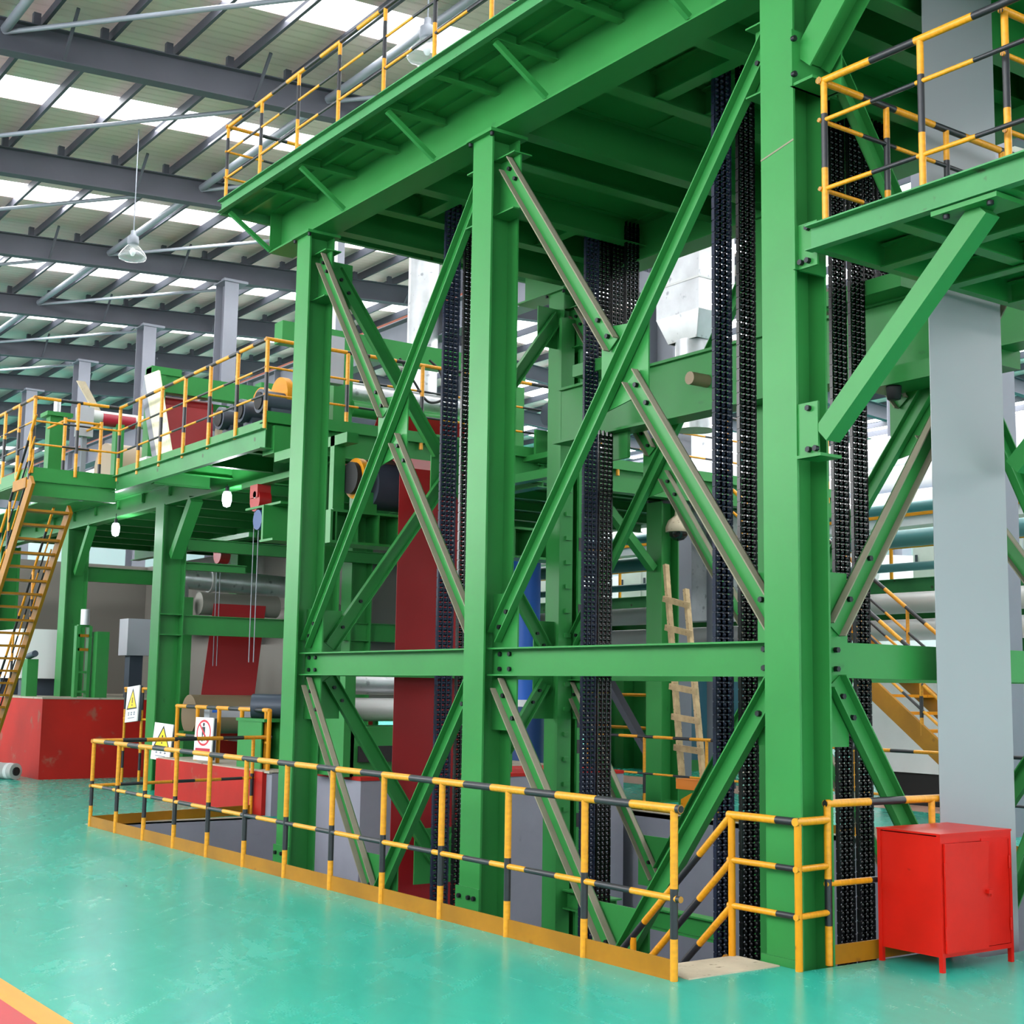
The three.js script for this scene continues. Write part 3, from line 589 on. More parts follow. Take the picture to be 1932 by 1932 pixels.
// ================================================================ LEFT: MACHINE PLATFORM
const PY = 4.95;
{
  const P = thing('machine_platform', 'long green steel machine platform on H columns left of the tower', 'platform');
  const fl = -1.8, xe = -9.65;
  obj('fascia', prism(cP(0.08, 0.26, 0.012), V(xe, 4.8, fl), V(-15.03, 4.8, fl), V(0, 1, 0)), M.greenWorn, P);
  obj('kick_plate', box(-15.03, xe, 4.93, 5.06, fl - 0.01, fl), M.green, P);
  obj('girder', prism(hP(0.2, 0.34, 0.016, 0.012), V(-26, 4.77, -2.85), V(xe, 4.77, -2.85), V(0, 1, 0)), M.green, P);
  obj('girder', prism(hP(0.2, 0.34, 0.016, 0.012), V(-26, 4.77, -6.2), V(xe, 4.77, -6.2), V(0, 1, 0)), M.green, P);
  obj('end_girder', prism(hP(0.2, 0.36, 0.016, 0.012), V(xe - 0.1, 4.85, fl), V(xe - 0.1, 4.85, -12.5), V(0, 1, 0)), M.green, P);
  obj('end_kick_plate', box(xe - 0.02, xe, 5.03, 5.16, -12.5, fl), M.green, P);
  obj('deck_plate', box(-26, xe - 0.1, 4.93, 4.95, -12.5, -1.82), M.green, P);
  for (let x = -25; x < -9.8; x += 1.2) obj('joist', prism(hP(0.1, 0.16, 0.01, 0.008), V(x, 4.84, x < -15.1 ? -2.8 : fl - 0.05), V(x, 4.84, -12), V(0, 1, 0)), M.green, P);
  for (const x of [-13.6, -11.4]) obj('bracket_beam', prism(hP(0.1, 0.22, 0.01, 0.008), V(x, 4.77, fl - 0.04), V(x, 4.77, -2.75), V(0, 1, 0)), M.green, P);
  obj('corner_box', box(-9.95, -9.62, 4.62, 4.98, -2.6, -1.9), M.green, P);
  const col = (x, z, y0, b = 0.36, d = 0.42, y1 = 4.6) => obj('column', prism(hP(b, d, 0.02, 0.016), V(x, y0, z - d / 2), V(x, y1, z - d / 2), V(0, 0, 1)), M.green, P);
  const D = col(-15.45, -2.69, 0), E = col(-20.28, -2.7, 1.42), H = col(-10.12, -8.75, 0, 0.36, 0.36, 4.66);
  col(-9.95, -2.7, 0.57, 0.3, 0.3, 4.66); col(-15.45, -6.2, 0); col(-20.28, -6.2, 1.42); col(-24.8, -2.7, 1.42);
  obj('base_plate', [box(-10.37, -9.87, 0, 0.02, -9.17, -8.69)], M.green, H);
  obj('stiffener', [box(-15.62, -15.28, 2.47, 2.49, -3.1, -2.7), box(-15.62, -15.28, 2.8, 2.82, -3.1, -2.7)], M.green, D);
  obj('knee_brace', bar(V(-15.2, 3.75, -2.9), V(-14.35, 4.6, -2.85), 0.14, 0.2, V(0, 0, 1)), M.green, P);
  obj('knee_brace', bar(V(-20.05, 3.75, -2.9), V(-19.2, 4.6, -2.85), 0.12, 0.14, V(0, 0, 1)), M.green, P);
  obj('knee_brace', bar(V(-10.1, 3.6, -8.7), V(-10.1, 4.66, -7.6), 0.12, 0.14, V(1, 0, 0)), M.green, P);
  obj('knee_brace', bar(V(-15.4, 3.2, -5.9), V(-15.4, 4.6, -4.8), 0.12, 0.14, V(1, 0, 0)), M.green, P);
  for (const [x, y0, y1, za, zb] of [[-15.38, 2.49, 2.81, -3.1, -7.5], [-15.2, 3.86, 4.06, -3.1, -7.5], [-15.35, 3.55, 3.68, -3.1, -4.2], [-20.2, 3.62, 3.9, -3.1, -7.5]]) obj('tie_beam', prism(hP(0.14, y1 - y0, 0.012, 0.01), V(x, (y0 + y1) / 2, za), V(x, (y0 + y1) / 2, zb), V(0, 1, 0)), M.green, P);
  // stair landing
  obj('landing_beam', prism(hP(0.12, 0.24, 0.012, 0.01), V(-15.09, 4.63, -0.45), V(-15.09, 4.63, fl), V(0, 1, 0)), M.green, P);
  obj('landing_kick_plate', [box(-15.04, -15.03, 4.75, 4.95, fl, -0.44), box(-17.6, -15.03, 4.75, 4.95, -0.45, -0.44)], M.green, P);
  obj('landing_deck', box(-17.6, -15.04, 4.73, 4.75, fl, -0.45), M.green, P);
}
railing('machine_platform_railing', 'tall black and yellow railing around the left machine platform and its landing', [
  { a: [-15.03, 4.95, -0.46], b: [-17.4, 4.95, -0.46], n: 3, ext: 0 }, { a: [-15.03, 4.95, -0.46], b: [-15.03, 4.95, -1.8], n: 2, skip: true, ext: 0 },
  { a: [-15.03, 4.95, -1.79], b: [-9.68, 5.02, -1.79], n: 6, skip: true, ext: 0 }, { a: [-9.68, 5.02, -1.79], b: [-9.68, 5.02, -12.3], n: 9, skip: true, ext: 0 }],
  { h: 1.08, rails: [1, 0.66, 0.33], rTop: 0.026, rMid: 0.016, rPost: 0.028, post: M.postTall, mid: M.bandThin, drop: 0.1 });
{ // yellow stair up to the landing
  const t = thing('yellow_stair', 'steep ochre yellow open staircase at the left edge seen from behind', 'stair');
  const top = V(-15.12, 4.6, 0), slope = 1.085, bottom = (y) => -15.03 - (4.485 - y) / slope;
  for (const z of [-0.42, -1.12]) {
    const yt = z > -0.5 ? 4.72 : 4.36; obj('stringer', bar(V(bottom(yt), yt, z), V(bottom(0.02), 0.02, z), 0.05, 0.2), M.amber, t);
    for (let i = 0; i < (z > -0.5 ? 5 : 3); i++) { const y = 0.5 + i * 1.0; obj('post', tube(V(bottom(y), y, z), V(bottom(y), y + 1.0, z), 0.022, 8), M.post, t); }
    for (const k of [1.0, 0.66, 0.33]) obj('handrail', tube(V(bottom(yt - (z > -0.5 ? 0 : 0.9)), yt - (z > -0.5 ? 0 : 0.9) + k, z), V(bottom(0.3), 0.3 + k, z), k === 1 ? 0.022 : 0.014, 8), M.bandThin, t);
  }
  obj('top_bracket', box(-15.7, -15.02, 4.62, 4.78, -0.44, -0.38), M.amber, t);
  for (let i = 0; i < 21; i++) { const y = 0.22 + i * 0.203, x = bottom(y); obj('tread', box(x - 0.12, x + 0.1, y, y + 0.035, -1.1, -0.44), M.amber, t); }
}
// equipment on the machine platform
{
  const t = thing('strip_gantry', 'bright green portal frame with a red strip passing beneath on the left platform', 'machine frame');
  obj('post', box(-14.95, -14.7, PY, 6.7, -2.4, -2.15), M.green, t); obj('post', box(-14.95, -14.7, PY, 6.7, -4.35, -4.1), M.green, t);
  obj('cross_beam', box(-14.93, -14.72, 6.33, 6.64, -4.1, -2.4), M.green, t);
  obj('lower_beam', box(-15.2, -15.0, 6.2, 6.3, -4.1, -2.4), M.green, t);
  obj('end_block', [box(-14.92, -14.68, 6.6, 6.72, -2.65, -2.15), box(-14.92, -14.68, 6.6, 6.72, -4.35, -4.05)], M.green, t);
  obj('cable_tray', box(-15.06, -14.98, PY + 0.6, 6.5, -2.36, -2.2), M.black, t);
}
tag(obj('portal_strip', [poly3([V(-14.9, 6.24, -2.45), V(-14.9, 6.24, -3.3), V(-14.7, 5.0, -3.25), V(-14.7, 5.0, -2.4)], 0.006, V(1, 0, 0)), tube(V(-15.0, 6.2, -2.45), V(-15.0, 6.2, -3.3), 0.12, 18)], M.sheetRed), 'red strip coming down under the green portal frame', 'steel strip');
{ const t = thing('beige_roller', 'beige roller end beside the red strip under the portal', 'roller'); obj('roller_body', tube(V(-14.6, 5.75, -3.35), V(-14.6, 5.75, -3.95), 0.3, 24), M.plate, t); obj('axle', tube(V(-14.6, 5.75, -3.95), V(-14.6, 5.75, -4.1), 0.06, 12), M.steel, t); obj('bearing_stand', box(-14.72, -14.48, PY, 5.5, -3.8, -3.5), M.motor, t); }
{ const t = thing('leaning_panel', 'pale cream sheet panel leaning by the green portal', 'panel');
  obj('face_sheet', poly3([V(-14.62, 6.52, -2.02), V(-14.02, 6.5, -2.02), V(-13.3, 5.12, -2.0), V(-13.8, 5.0, -2.0)], 0.03, V(0.2, 0.1, 1)), paint([226, 226, 196], [196, 202, 170], 0.1, 2, 0.58, { roughness: 0.35 }), t);
  obj('side_sheet', poly3([V(-14.62, 6.52, -2.02), V(-13.8, 5.0, -2.0), V(-14.0, 5.0, -2.0), V(-14.8, 6.3, -2.05)], 0.02, V(0, 0, 1)), M.steel, t); }
for (const [x, y, l] of [[-11.8, 5.42, 'leftmost'], [-11.1, 5.42, 'middle'], [-10.5, 5.46, 'rightmost']]) {
  const t = thing('gear_motor', 'grey electric motor on the left platform, ' + l + ' of three', 'motor', 'motors along the platform edge');
  obj('motor_body', tube(V(x, y, -2.15), V(x, y, -2.5), 0.15, 18), M.motor, t); obj('fan_cover', tube(V(x, y, -2.08), V(x, y, -2.15), 0.165, 18), M.motor, t); obj('end_ring', tube(V(x, y, -2.06), V(x, y, -2.08), 0.12, 18), M.rubber, t);
  obj('motor_foot', box(x - 0.14, x + 0.14, PY, y - 0.1, -2.5, -2.2), M.motor, t);
  if (l !== 'leftmost') obj('belt_guard', tube(V(x - 0.12, y + 0.12, -2.42), V(x - 0.12, y + 0.12, -2.52), 0.27, 24), M.yellow, t);
  else obj('terminal_box', box(x - 0.06, x + 0.06, y + 0.13, y + 0.22, -2.4, -2.26), M.motor, t);
}
for (const [x0, x1, h, l] of [[-14.5, -14.2, 0.22, 'white carton on the platform at the portal post'], [-12.4, -12.2, 0.16, 'small white carton below the beige roller']]) { const t = thing('carton', l, 'box'); obj('carton_body', box(x0, x1, PY, PY + h, -2.2, -1.95), M.white, t); obj('blue_print', box(x0 + 0.08, x0 + 0.16, PY + 0.1, PY + 0.16, -1.95, -1.946), M.blue, t); }
{ // roll stand behind the landing
  const t = thing('roller_stand', 'green roller stand with a silver cylinder behind the stair landing', 'machine');
  obj('stand_post', box(-17.52, -17.28, 4.75, 6.22, -1.66, -1.38), M.green, t); obj('stand_head', box(-17.6, -17.2, 6.2, 6.27, -1.74, -1.3), M.green, t);
  obj('air_cylinder', tube(V(-17.4, 6.27, -1.52), V(-17.4, 6.5, -1.52), 0.06, 14), M.silver, t);
  obj('control_box', box(-17.1, -16.9, 5.85, 6.36, -2.0, -1.74), M.boxGrey, t); obj('box_post', box(-17.04, -16.96, 4.75, 5.85, -1.92, -1.84), M.steel, t);
}
{ const t = thing('upper_roller', 'pink and grey roller carrying a strip behind the landing', 'roller'); obj('roller_body', tube(V(-18, 6.42, -2.3), V(-18, 6.42, -3.3), 0.12, 20), M.pipeGrey, t); obj('strip_wrap', tube(V(-18, 6.4, -2.5), V(-18, 6.4, -3.1), 0.13, 20), M.crimson, t); obj('roller_stand_post', box(-18.1, -17.9, PY, 6.35, -2.9, -2.75), M.green, t); obj('guide_sheet', poly3([V(-18.1, 7.05, -2.05), V(-18.1, 7.05, -2.2), V(-18, 6.5, -2.5), V(-18, 6.5, -2.36)], 0.05, V(1, 0, 0)), M.plate, t); }
{ const t = thing('yellow_gate', 'small yellow tubular gate frame on the stair landing', 'gate'); const x = -16.2; for (const z of [-1.3, -1.9]) obj('gate_post', tube(V(x, 4.75, z), V(x, 6.0, z), 0.03, 8), M.post, t); for (const y of [5.95, 5.5, 5.05]) obj('gate_bar', tube(V(x, y, -1.3), V(x, y, -1.9), 0.022, 8), M.yellow, t); for (const z of [-1.3, -1.9]) obj('gate_rail', tube(V(x, 5.95, z), V(x - 0.9, 5.95, z), 0.02, 8), M.yellow, t); }
{ const t = thing('grey_drum', 'big grey cylinder lying behind the stair landing', 'roll'); obj('drum_shell', tube(V(-19.2, 5.62, -3.0), V(-19.2, 5.62, -5.6), 0.55, 28), M.roller, t); obj('drum_cradle', box(-19.7, -18.7, PY, 5.2, -5.4, -3.2), M.green, t); }
{ // machinery on the deck seen between the front columns
  const t = thing('bridle_machine', 'green roller machine with silver rolls on the platform behind the left bay', 'machine');
  obj('side_frame', box(-10.9, -10.7, PY, 6.5, -3.6, -3.3), M.green, t); obj('side_frame', box(-10.9, -10.7, PY, 6.3, -6.6, -6.2), M.green, t);
  obj('top_beam', box(-11.2, -10.95, 6.45, 6.75, -6.8, -2.6), M.green, t);
  obj('silver_roll', tube(V(-11, 5.9, -3.5), V(-11, 5.9, -6.2), 0.14, 18), M.silver, t);
  obj('green_roll', tube(V(-10.75, 5.6, -3.6), V(-10.75, 5.6, -6.2), 0.12, 18), M.green, t);
  obj('base_skid', box(-11.2, -10.5, PY, 5.3, -6.9, -2.9), M.green, t);
  obj('deflector', poly3([V(-10.6, 5.6, -4.0), V(-10.6, 5.6, -5.9), V(-10.9, 5.2, -5.9), V(-10.9, 5.2, -4.0)], 0.02, V(1, 0, 0)), M.sheetRed, t);
  obj('cable_loop', path([[-10.6, 6.4, -4.3], [-10.55, 6.1, -4.5], [-10.5, 5.8, -4.75], [-10.5, 5.9, -5.0], [-10.55, 6.3, -4.95], [-10.6, 6.45, -4.8]], 0.018), M.rubber, t);
}
{ const t = thing('control_panel', 'flat grey control panel on the platform right of the left column', 'panel box'); obj('panel_body', box(-10.2, -10.05, 5.75, 6.4, -3.1, -2.6), M.boxGrey, t); obj('panel_stand', box(-10.16, -10.1, PY, 5.75, -2.9, -2.8), M.steel, t); }
{ const t = thing('drive_unit', 'cluster of grey drive motors on a green bracket by the rear left column', 'machine'); obj('bracket', [box(-10.2, -9.0, 4.95, 5.03, -6.6, -5.9), box(-9.55, -9.5, 5.03, 5.4, -6.6, -5.95), box(-9.1, -9.05, 5.03, 5.4, -6.6, -5.95)], M.green, t); obj('drive_motor', tube(V(-9.3, 5.6, -6.0), V(-9.3, 5.6, -6.5), 0.17, 16), M.motor, t); obj('gearbox', box(-9.5, -9.1, 5.4, 5.75, -6.9, -6.5), M.motor, t); obj('air_hose', path([[-9.1, 5.5, -6.2], [-8.95, 5.3, -6.4], [-9.0, 5.05, -6.5], [-9.15, 4.9, -6.4]], 0.016), M.blue, t); }
{ const t = thing('deflector_roll', 'dark roll with a yellow guard disc above the red strip', 'roller'); obj('roll_body', tube(V(-7.9, 4.05, -2.3), V(-7.9, 4.05, -3.4), 0.28, 26), M.motor, t); obj('guard_disc', tube(V(-7.9, 4.12, -2.12), V(-7.9, 4.12, -2.2), 0.24, 26), M.yellow, t); obj('guard_hub', tube(V(-7.9, 4.12, -2.06), V(-7.9, 4.12, -2.12), 0.19, 22), M.rubber, t); obj('bearing_block', box(-8.05, -7.75, 3.7, 3.95, -2.35, -2.15), M.green, t); }
{ const t = thing('roll_support', 'ribbed green support beam under the yellow guard disc', 'beam'); obj('support_beam', [box(-8.1, -7.7, 3.68, 3.71, -5.6, -1.75), box(-8.1, -7.7, 3.32, 3.35, -5.6, -1.75), box(-8.02, -8.0, 3.35, 3.68, -5.6, -1.75)], M.green, t); for (let z = -1.8; z > -5.5; z -= 0.28) obj('rib', box(-8.02, -7.71, 3.35, 3.68, z - 0.01, z + 0.01), M.green, t); obj('end_box', [box(-8.1, -7.7, 3.32, 3.7, -1.75, -1.72)], M.green, t); for (const z of [-2.05, -5.4]) obj('hanger', box(-8.1, -8.0, 3.7, 4.62, z, z + 0.15), M.green, t); obj('hanger_beam', box(-9.6, -7.7, 4.5, 4.62, -5.4, -5.25), M.green, t); obj('hanger_beam', box(-9.6, -7.7, 4.5, 4.62, -2.05, -1.9), M.green, t); }

// under the machine platform
function pendant(x, y, z, label) {
  const t = thing('pendant_bulb', label, 'lamp', 'bare bulbs under the platform');
  obj('cord', tube(V(x, y + 0.16, z), V(x, 4.62, z), 0.008, 6), M.black, t); obj('socket', tube(V(x, y + 0.1, z), V(x, y + 0.18, z), 0.03, 10), M.black, t);
  obj('bulb', lathe([[0.001, -0.13], [0.05, -0.11], [0.068, -0.04], [0.068, 0.05], [0.05, 0.1], [0.001, 0.11]], [x, y, z], 16), M.bulb, t);
  const l = new THREE.PointLight(new THREE.Color(0.92, 0.93, 1), 2, 0, 2); l.position.set(x, y - 0.02, z); l.castShadow = true; l.shadow.radius = 3; scene.add(l); l.name = 'bulb_light';
}
pendant(-17.3, 4.35, -2.62, 'glowing white bulb under the landing, nearer the stairs');
pendant(-12.64, 4.41, -2.62, 'glowing white bulb under the platform, nearer the red hoist');
function hoist(x, y, z, label) { const t = thing('chain_hoist', label, 'hoist', 'red chain hoists'); obj('trolley', [box(x - 0.12, x + 0.12, y - 0.02, y + 0.16, z - 0.1, z + 0.1)], M.hoist, t); obj('hoist_body', tube(V(x, y - 0.05, z + 0.08), V(x, y - 0.05, z - 0.1), 0.16, 18), M.hoist, t); obj('cover_disc', tube(V(x + 0.03, y + 0.02, z + 0.08), V(x + 0.03, y + 0.02, z + 0.1), 0.05, 14), M.white, t); for (const d of [-0.1, 0.05]) obj('hand_chain', tube(V(x + d, y - 0.1, z + 0.03), V(x + d, 2.0, z + 0.03), 0.007, 5), M.steel, t); obj('hanger_beam', box(x - 0.5, x + 1.2, y + 0.16, y + 0.24, z - 0.06, z + 0.06), M.green, t); }
hoist(-11.25, 4.28, -2.5, 'red chain hoist under the platform beside the left tower column');
hoist(-15.9, 3.95, -4.0, 'red chain hoist partly hidden behind the platform column');
{ const t = thing('hydraulic_unit', 'blue motor with orange cap on a green bracket beside the left tower column', 'motor'); obj('motor_body', tube(V(-11.1, 3.94, -2.4), V(-11.1, 3.94, -2.7), 0.14, 16), M.blueDark, t); obj('orange_cap', tube(V(-10.9, 3.94, -2.66), V(-10.9, 3.94, -2.76), 0.08, 12), M.orange, t); obj('bracket', [box(-11.5, -10.4, 4.1, 4.13, -2.8, -2.4), box(-10.8, -10.4, 3.6, 3.63, -2.8, -2.3), box(-10.75, -10.7, 3.63, 4.1, -2.8, -2.3)], M.green, t); }
{ const t = thing('coating_machine', 'big beige roller with a dark red strip in the shade under the left platform', 'machine');
  obj('lower_roller', tube(V(-16.3, 1.18, -3.7), V(-16.3, 1.18, -5.6), 0.33, 28), M.roller, t); obj('strip_drop', poly3([V(-16.6, 3.1, -4.2), V(-16.6, 3.1, -5.2), V(-16.4, 1.5, -4.95), V(-16.4, 1.5, -3.95)], 0.006, V(1, 0, 0)), M.sheetRed, t);
  obj('upper_roller', tube(V(-16.8, 3.1, -4.0), V(-16.8, 3.1, -5.5), 0.2, 20), M.brown, t); obj('side_frame', box(-16.6, -16.0, 0, 0.9, -5.9, -5.7), M.green, t); obj('side_frame', box(-16.6, -16.0, 0, 0.9, -3.7, -3.5), M.green, t); obj('side_post', box(-17.0, -16.8, 0, 3.2, -3.9, -3.7), M.green, t); }
{ const t = thing('grey_gantry_arm', 'pale grey angled cover arm in front of the beige roller', 'machine cover'); obj('arm_beam', box(-13.6, -13.4, 1.2, 1.36, -3.8, -2.82), M.boxGrey, t); obj('arm_post', box(-13.6, -13.4, 0.575, 1.2, -3.0, -2.82), M.boxGrey, t); obj('blue_plate', box(-13.4, -13.396, 1.27, 1.31, -2.95, -2.86), M.blue, t); }
{ const t = thing('motor_on_stand', 'dark motor on a ribbed green stand on the low plinth', 'motor'); obj('motor_body', tube(V(-11.5, 1.4, -2.62), V(-11.2, 1.4, -3.05), 0.17, 18), M.motor, t); obj('stand_top', box(-11.75, -10.85, 1.2, 1.24, -3.3, -2.5), M.green, t); for (const z of [-2.52, -2.78, -3.05, -3.28]) obj('stand_rib', box(-11.7, -10.95, 0.575, 1.2, z - 0.01, z + 0.01), M.green, t); obj('back_sheet', box(-11.72, -11.7, 0.575, 1.2, -3.28, -2.52), M.green, t); obj('belt_guard', tube(V(-11.2, 1.45, -3.1), V(-11.2, 1.45, -3.2), 0.32, 24), M.yellow, t); obj('guard_inner', tube(V(-11.2, 1.45, -3.08), V(-11.2, 1.45, -3.1), 0.29, 24), M.rubber, t); }
// signs
function canvasTex(w, h, draw) { const c = document.createElement('canvas'); c.width = w; c.height = h; draw(c.getContext('2d')); const t = new THREE.CanvasTexture(c); t.colorSpace = THREE.SRGBColorSpace; return t; }
function sign(name, label, c, w, h, draw, tilt) {
  const t = thing(name, label, 'sign'); t.position.set(...c); t.rotation.set(tilt[0], tilt[1], tilt[2]);
  obj('board', new THREE.BoxGeometry(w, h, 0.02).toNonIndexed(), M.white, t);
  obj('print', new THREE.PlaneGeometry(w, h).translate(0, 0, 0.0112).toNonIndexed(), new THREE.MeshStandardMaterial({ map: canvasTex(192, 256, draw), roughness: 0.45 }), t);
  obj('back_box', new THREE.BoxGeometry(w * 0.96, h * 0.98, 0.05).translate(0, 0, -0.036).toNonIndexed(), M.motor, t);
}
const warn = (g) => { g.fillStyle = '#dfe1e0'; g.fillRect(0, 0, 192, 256); g.fillStyle = '#111'; g.beginPath(); g.moveTo(96, 14); g.lineTo(178, 166); g.lineTo(14, 166); g.fill(); g.fillStyle = '#f0c81c'; g.beginPath(); g.moveTo(96, 34); g.lineTo(162, 156); g.lineTo(30, 156); g.fill(); g.fillStyle = '#111'; g.fillRect(90, 82, 12, 40); g.fillRect(90, 130, 12, 12); g.fillStyle = '#39415e'; for (const x of [40, 84, 128]) { g.fillRect(x, 188, 26, 5); g.fillRect(x + 10, 184, 5, 28); g.fillRect(x + 2, 202, 22, 5); } g.fillRect(44, 226, 104, 4); };
sign('warning_sign', 'white sign with a yellow warning triangle on the far rail', [-16.68, 1.34, -2.85], 0.44, 0.6, warn, [-0.08, 0.1, 0.1]);
sign('folded_warning_sign', 'white warning triangle sign half hidden behind the pit railing corner', [-14.45, 0.8, -2.52], 0.42, 0.56, warn, [-0.05, 0.35, -0.05]);
sign('no_entry_sign', 'white sign with a red ring and slashed figure above the low red plinth', [-12.5, 0.92, -2.36], 0.4, 0.6, (g) => { g.fillStyle = '#e6e8ea'; g.fillRect(0, 0, 192, 256); g.strokeStyle = '#c62839'; g.lineWidth = 13; g.beginPath(); g.arc(96, 92, 72, 0, 7); g.stroke(); g.fillStyle = '#23252d'; g.beginPath(); g.arc(92, 42, 11, 0, 7); g.fill(); g.fillRect(76, 56, 34, 48); g.fillRect(78, 104, 12, 40); g.fillRect(100, 104, 12, 36); g.beginPath(); g.moveTo(48, 42); g.lineTo(144, 142); g.stroke(); g.fillStyle = '#b32038'; g.fillRect(16, 184, 160, 40); g.fillStyle = '#c9ccd2'; g.fillRect(40, 236, 112, 6); }, [-0.03, 0.25, 0]);
railing('plinth_railing', 'yellow and black railing on the low plinth behind the no entry sign', [{ a: [-14.1, 0.575, -2.6], b: [-11.0, 0.575, -2.6], n: 4, ext: 0 }, { a: [-11.0, 0.575, -2.6], b: [-10.7, 0.575, -2.5], n: 1, skip: true, ext: 0 }], { h: 0.78, rails: [1, 0.45], rTop: 0.03, rMid: 0.022, rPost: 0.03, post: M.yellow });
railing('far_floor_railing', 'thin black and yellow railing holding the warning sign beside the red plinth', [{ a: [-17.3, 0, -2.95], b: [-15.7, 0, -2.95], n: 2 }], { h: 1.6, rails: [1, 0.68, 0.38], rTop: 0.024, rMid: 0.02, rPost: 0.024 });
{ const t = thing('wall_box', 'grey switch box hanging behind the platform column', 'panel box'); obj('box_body', box(-19.3, -18.85, 2.2, 2.88, -3.95, -3.5), M.boxGrey, t); obj('box_stand', box(-19.2, -18.95, 1.42, 2.2, -3.85, -3.6), M.motor, t); }
{ const t = thing('white_tank', 'off-white rectangular tank behind the yellow staircase', 'tank'); obj('tank_body', box(-23, -21, 1.75, 2.7, -3.3, -2.2), M.white, t); obj('tank_feet', [box(-22.8, -22.6, 1.42, 1.75, -3.2, -2.3), box(-21.4, -21.2, 1.42, 1.75, -3.2, -2.3)], M.motor, t); }
{ const t = thing('green_pedestal', 'short green pedestal with a dark valve on the red plinth', 'pedestal'); obj('pedestal_body', box(-20.0, -19.7, 1.42, 2.1, -2.15, -1.95), M.green, t); obj('valve', tube(V(-20.0, 2.15, -2.05), V(-19.6, 2.2, -2.05), 0.06, 12), M.motor, t); }
{ const t = thing('guide_stand', 'slim green frame stand with a silver cylinder on the red plinth', 'machine'); for (const z of [-2.5, -2.72]) obj('stand_post', box(-18.75, -18.6, 1.42, 2.7, z - 0.03, z + 0.03), M.green, t); for (const y of [1.5, 1.85, 2.68]) obj('cross_bar', box(-18.72, -18.62, y, y + 0.04, -2.72, -2.5), M.green, t); for (const y of [2.25, 2.5]) obj('yellow_bar', box(-18.72, -18.6, y, y + 0.05, -2.7, -2.5), M.amber, t); obj('air_cylinder', tube(V(-18.65, 2.72, -2.62), V(-18.65, 3.0, -2.62), 0.08, 14), M.silver, t); obj('side_box', box(-18.8, -18.4, 1.42, 2.6, -3.0, -2.78), M.green, t); }
{ const t = thing('exhaust_duct', 'dull silver exhaust duct with an elbow under the left platform', 'duct'); obj('vertical_duct', tube(V(-17.35, 1.2, -3.85), V(-17.35, 3.75, -3.85), 0.17, 20), M.silver, t); obj('horizontal_duct', tube(V(-17.35, 3.58, -3.85), V(-17.35, 3.5, -6.5), 0.2, 20), M.silver, t); obj('flange_ring', tube(V(-17.35, 3.57, -4.4), V(-17.35, 3.57, -4.46), 0.23, 20), M.pipeGrey, t); }
{ const t = thing('shading_machine_row', 'row of stand-in machine housings enlarged to darken the space beneath the left platform', 'machine'); obj('housing', box(-30, -16.2, 1.42, 2.5, -8, -6.6), M.brown, t); obj('end_housing', box(-33, -27, 1.42, 4.55, -8.2, -2.0), M.brown, t); obj('housing_cover', box(-30, -15.9, 2.5, 4.55, -8.4, -6.9), M.brown, t); obj('pipe_run', tube(V(-24, 3.0, -6.3), V(-16, 3.0, -6.3), 0.18, 16), M.brown, t); }  // stand-in machinery, housings enlarged to keep this space dark
{ const t = thing('lower_machine', 'dark green machine base with silver rolls behind the left tower bay', 'machine'); obj('bed', box(-9.9, -9.2, 0.0, 0.62, -5.4, -2.9), M.green, t).translateY(0.57); obj('upper_roll', tube(V(-9.6, 1.75, -3.0), V(-9.6, 1.75, -5.1), 0.16, 20), M.silver, t); obj('lower_roll', tube(V(-9.5, 1.4, -3.0), V(-9.5, 1.4, -5.1), 0.15, 20), M.pipeGrey, t); obj('black_slot', box(-9.19, -9.16, 0.75, 0.95, -5.2, -3.0), M.rubber, t); obj('cheek', box(-10, -9.2, 0.57, 2.0, -5.3, -5.1), M.green, t); obj('cheek', box(-10, -9.2, 0.57, 2.0, -2.95, -2.8), M.green, t); obj('air_cylinder', [tube(V(-9.0, 1.3, -3.6), V(-9.0, 1.58, -3.6), 0.09, 16)], M.silver, t); obj('cylinder_rod', tube(V(-9.0, 1.58, -3.6), V(-9.0, 1.75, -3.6), 0.025, 10), M.bolt, t); }
{ const t = thing('plinth_extension', 'raised concrete bed carrying the machines behind the left tower bay', 'plinth'); obj('body', box(-10.41, -9.0, -2.99, 0.56, -7.2, -2.95), M.concrete, t); obj('painted_edge', box(-10.41, -8.99, 0.53, 0.575, -7.2, -2.94), M.redPaint, t); }

// ================================================================ BEHIND THE TOWER
{ const t = thing('far_platform', 'long light green platform with yellow rails across the far side', 'platform');
  obj('fascia', prism(cP(0.1, 0.3, 0.014), V(14, 3.66, -15), V(-48, 3.66, -15), V(0, 1, 0)), M.greenWorn, t); obj('deck_plate', box(-48, 14, 3.78, 3.81, -20, -15), M.green, t); obj('girder', prism(hP(0.3, 0.5), V(-48, 3.35, -17), V(14, 3.35, -17), V(0, 1, 0)), M.green, t);
  for (let x = -45; x < 14; x += 6) obj('column', prism(hP(0.3, 0.3), V(x, 0, -16.9), V(x, 3.4, -16.9), V(0, 0, 1)), M.green, t); }
railing('far_platform_railing', 'yellow railing along the edge of the far green platform', [{ a: [-46, 3.8, -15.05], b: [13, 3.8, -15.05], n: 30 }], { h: 1.1, rails: [1, 0.55], rTop: 0.035, rMid: 0.025, rPost: 0.035, post: M.yellow, top: M.yellow, mid: M.yellow });
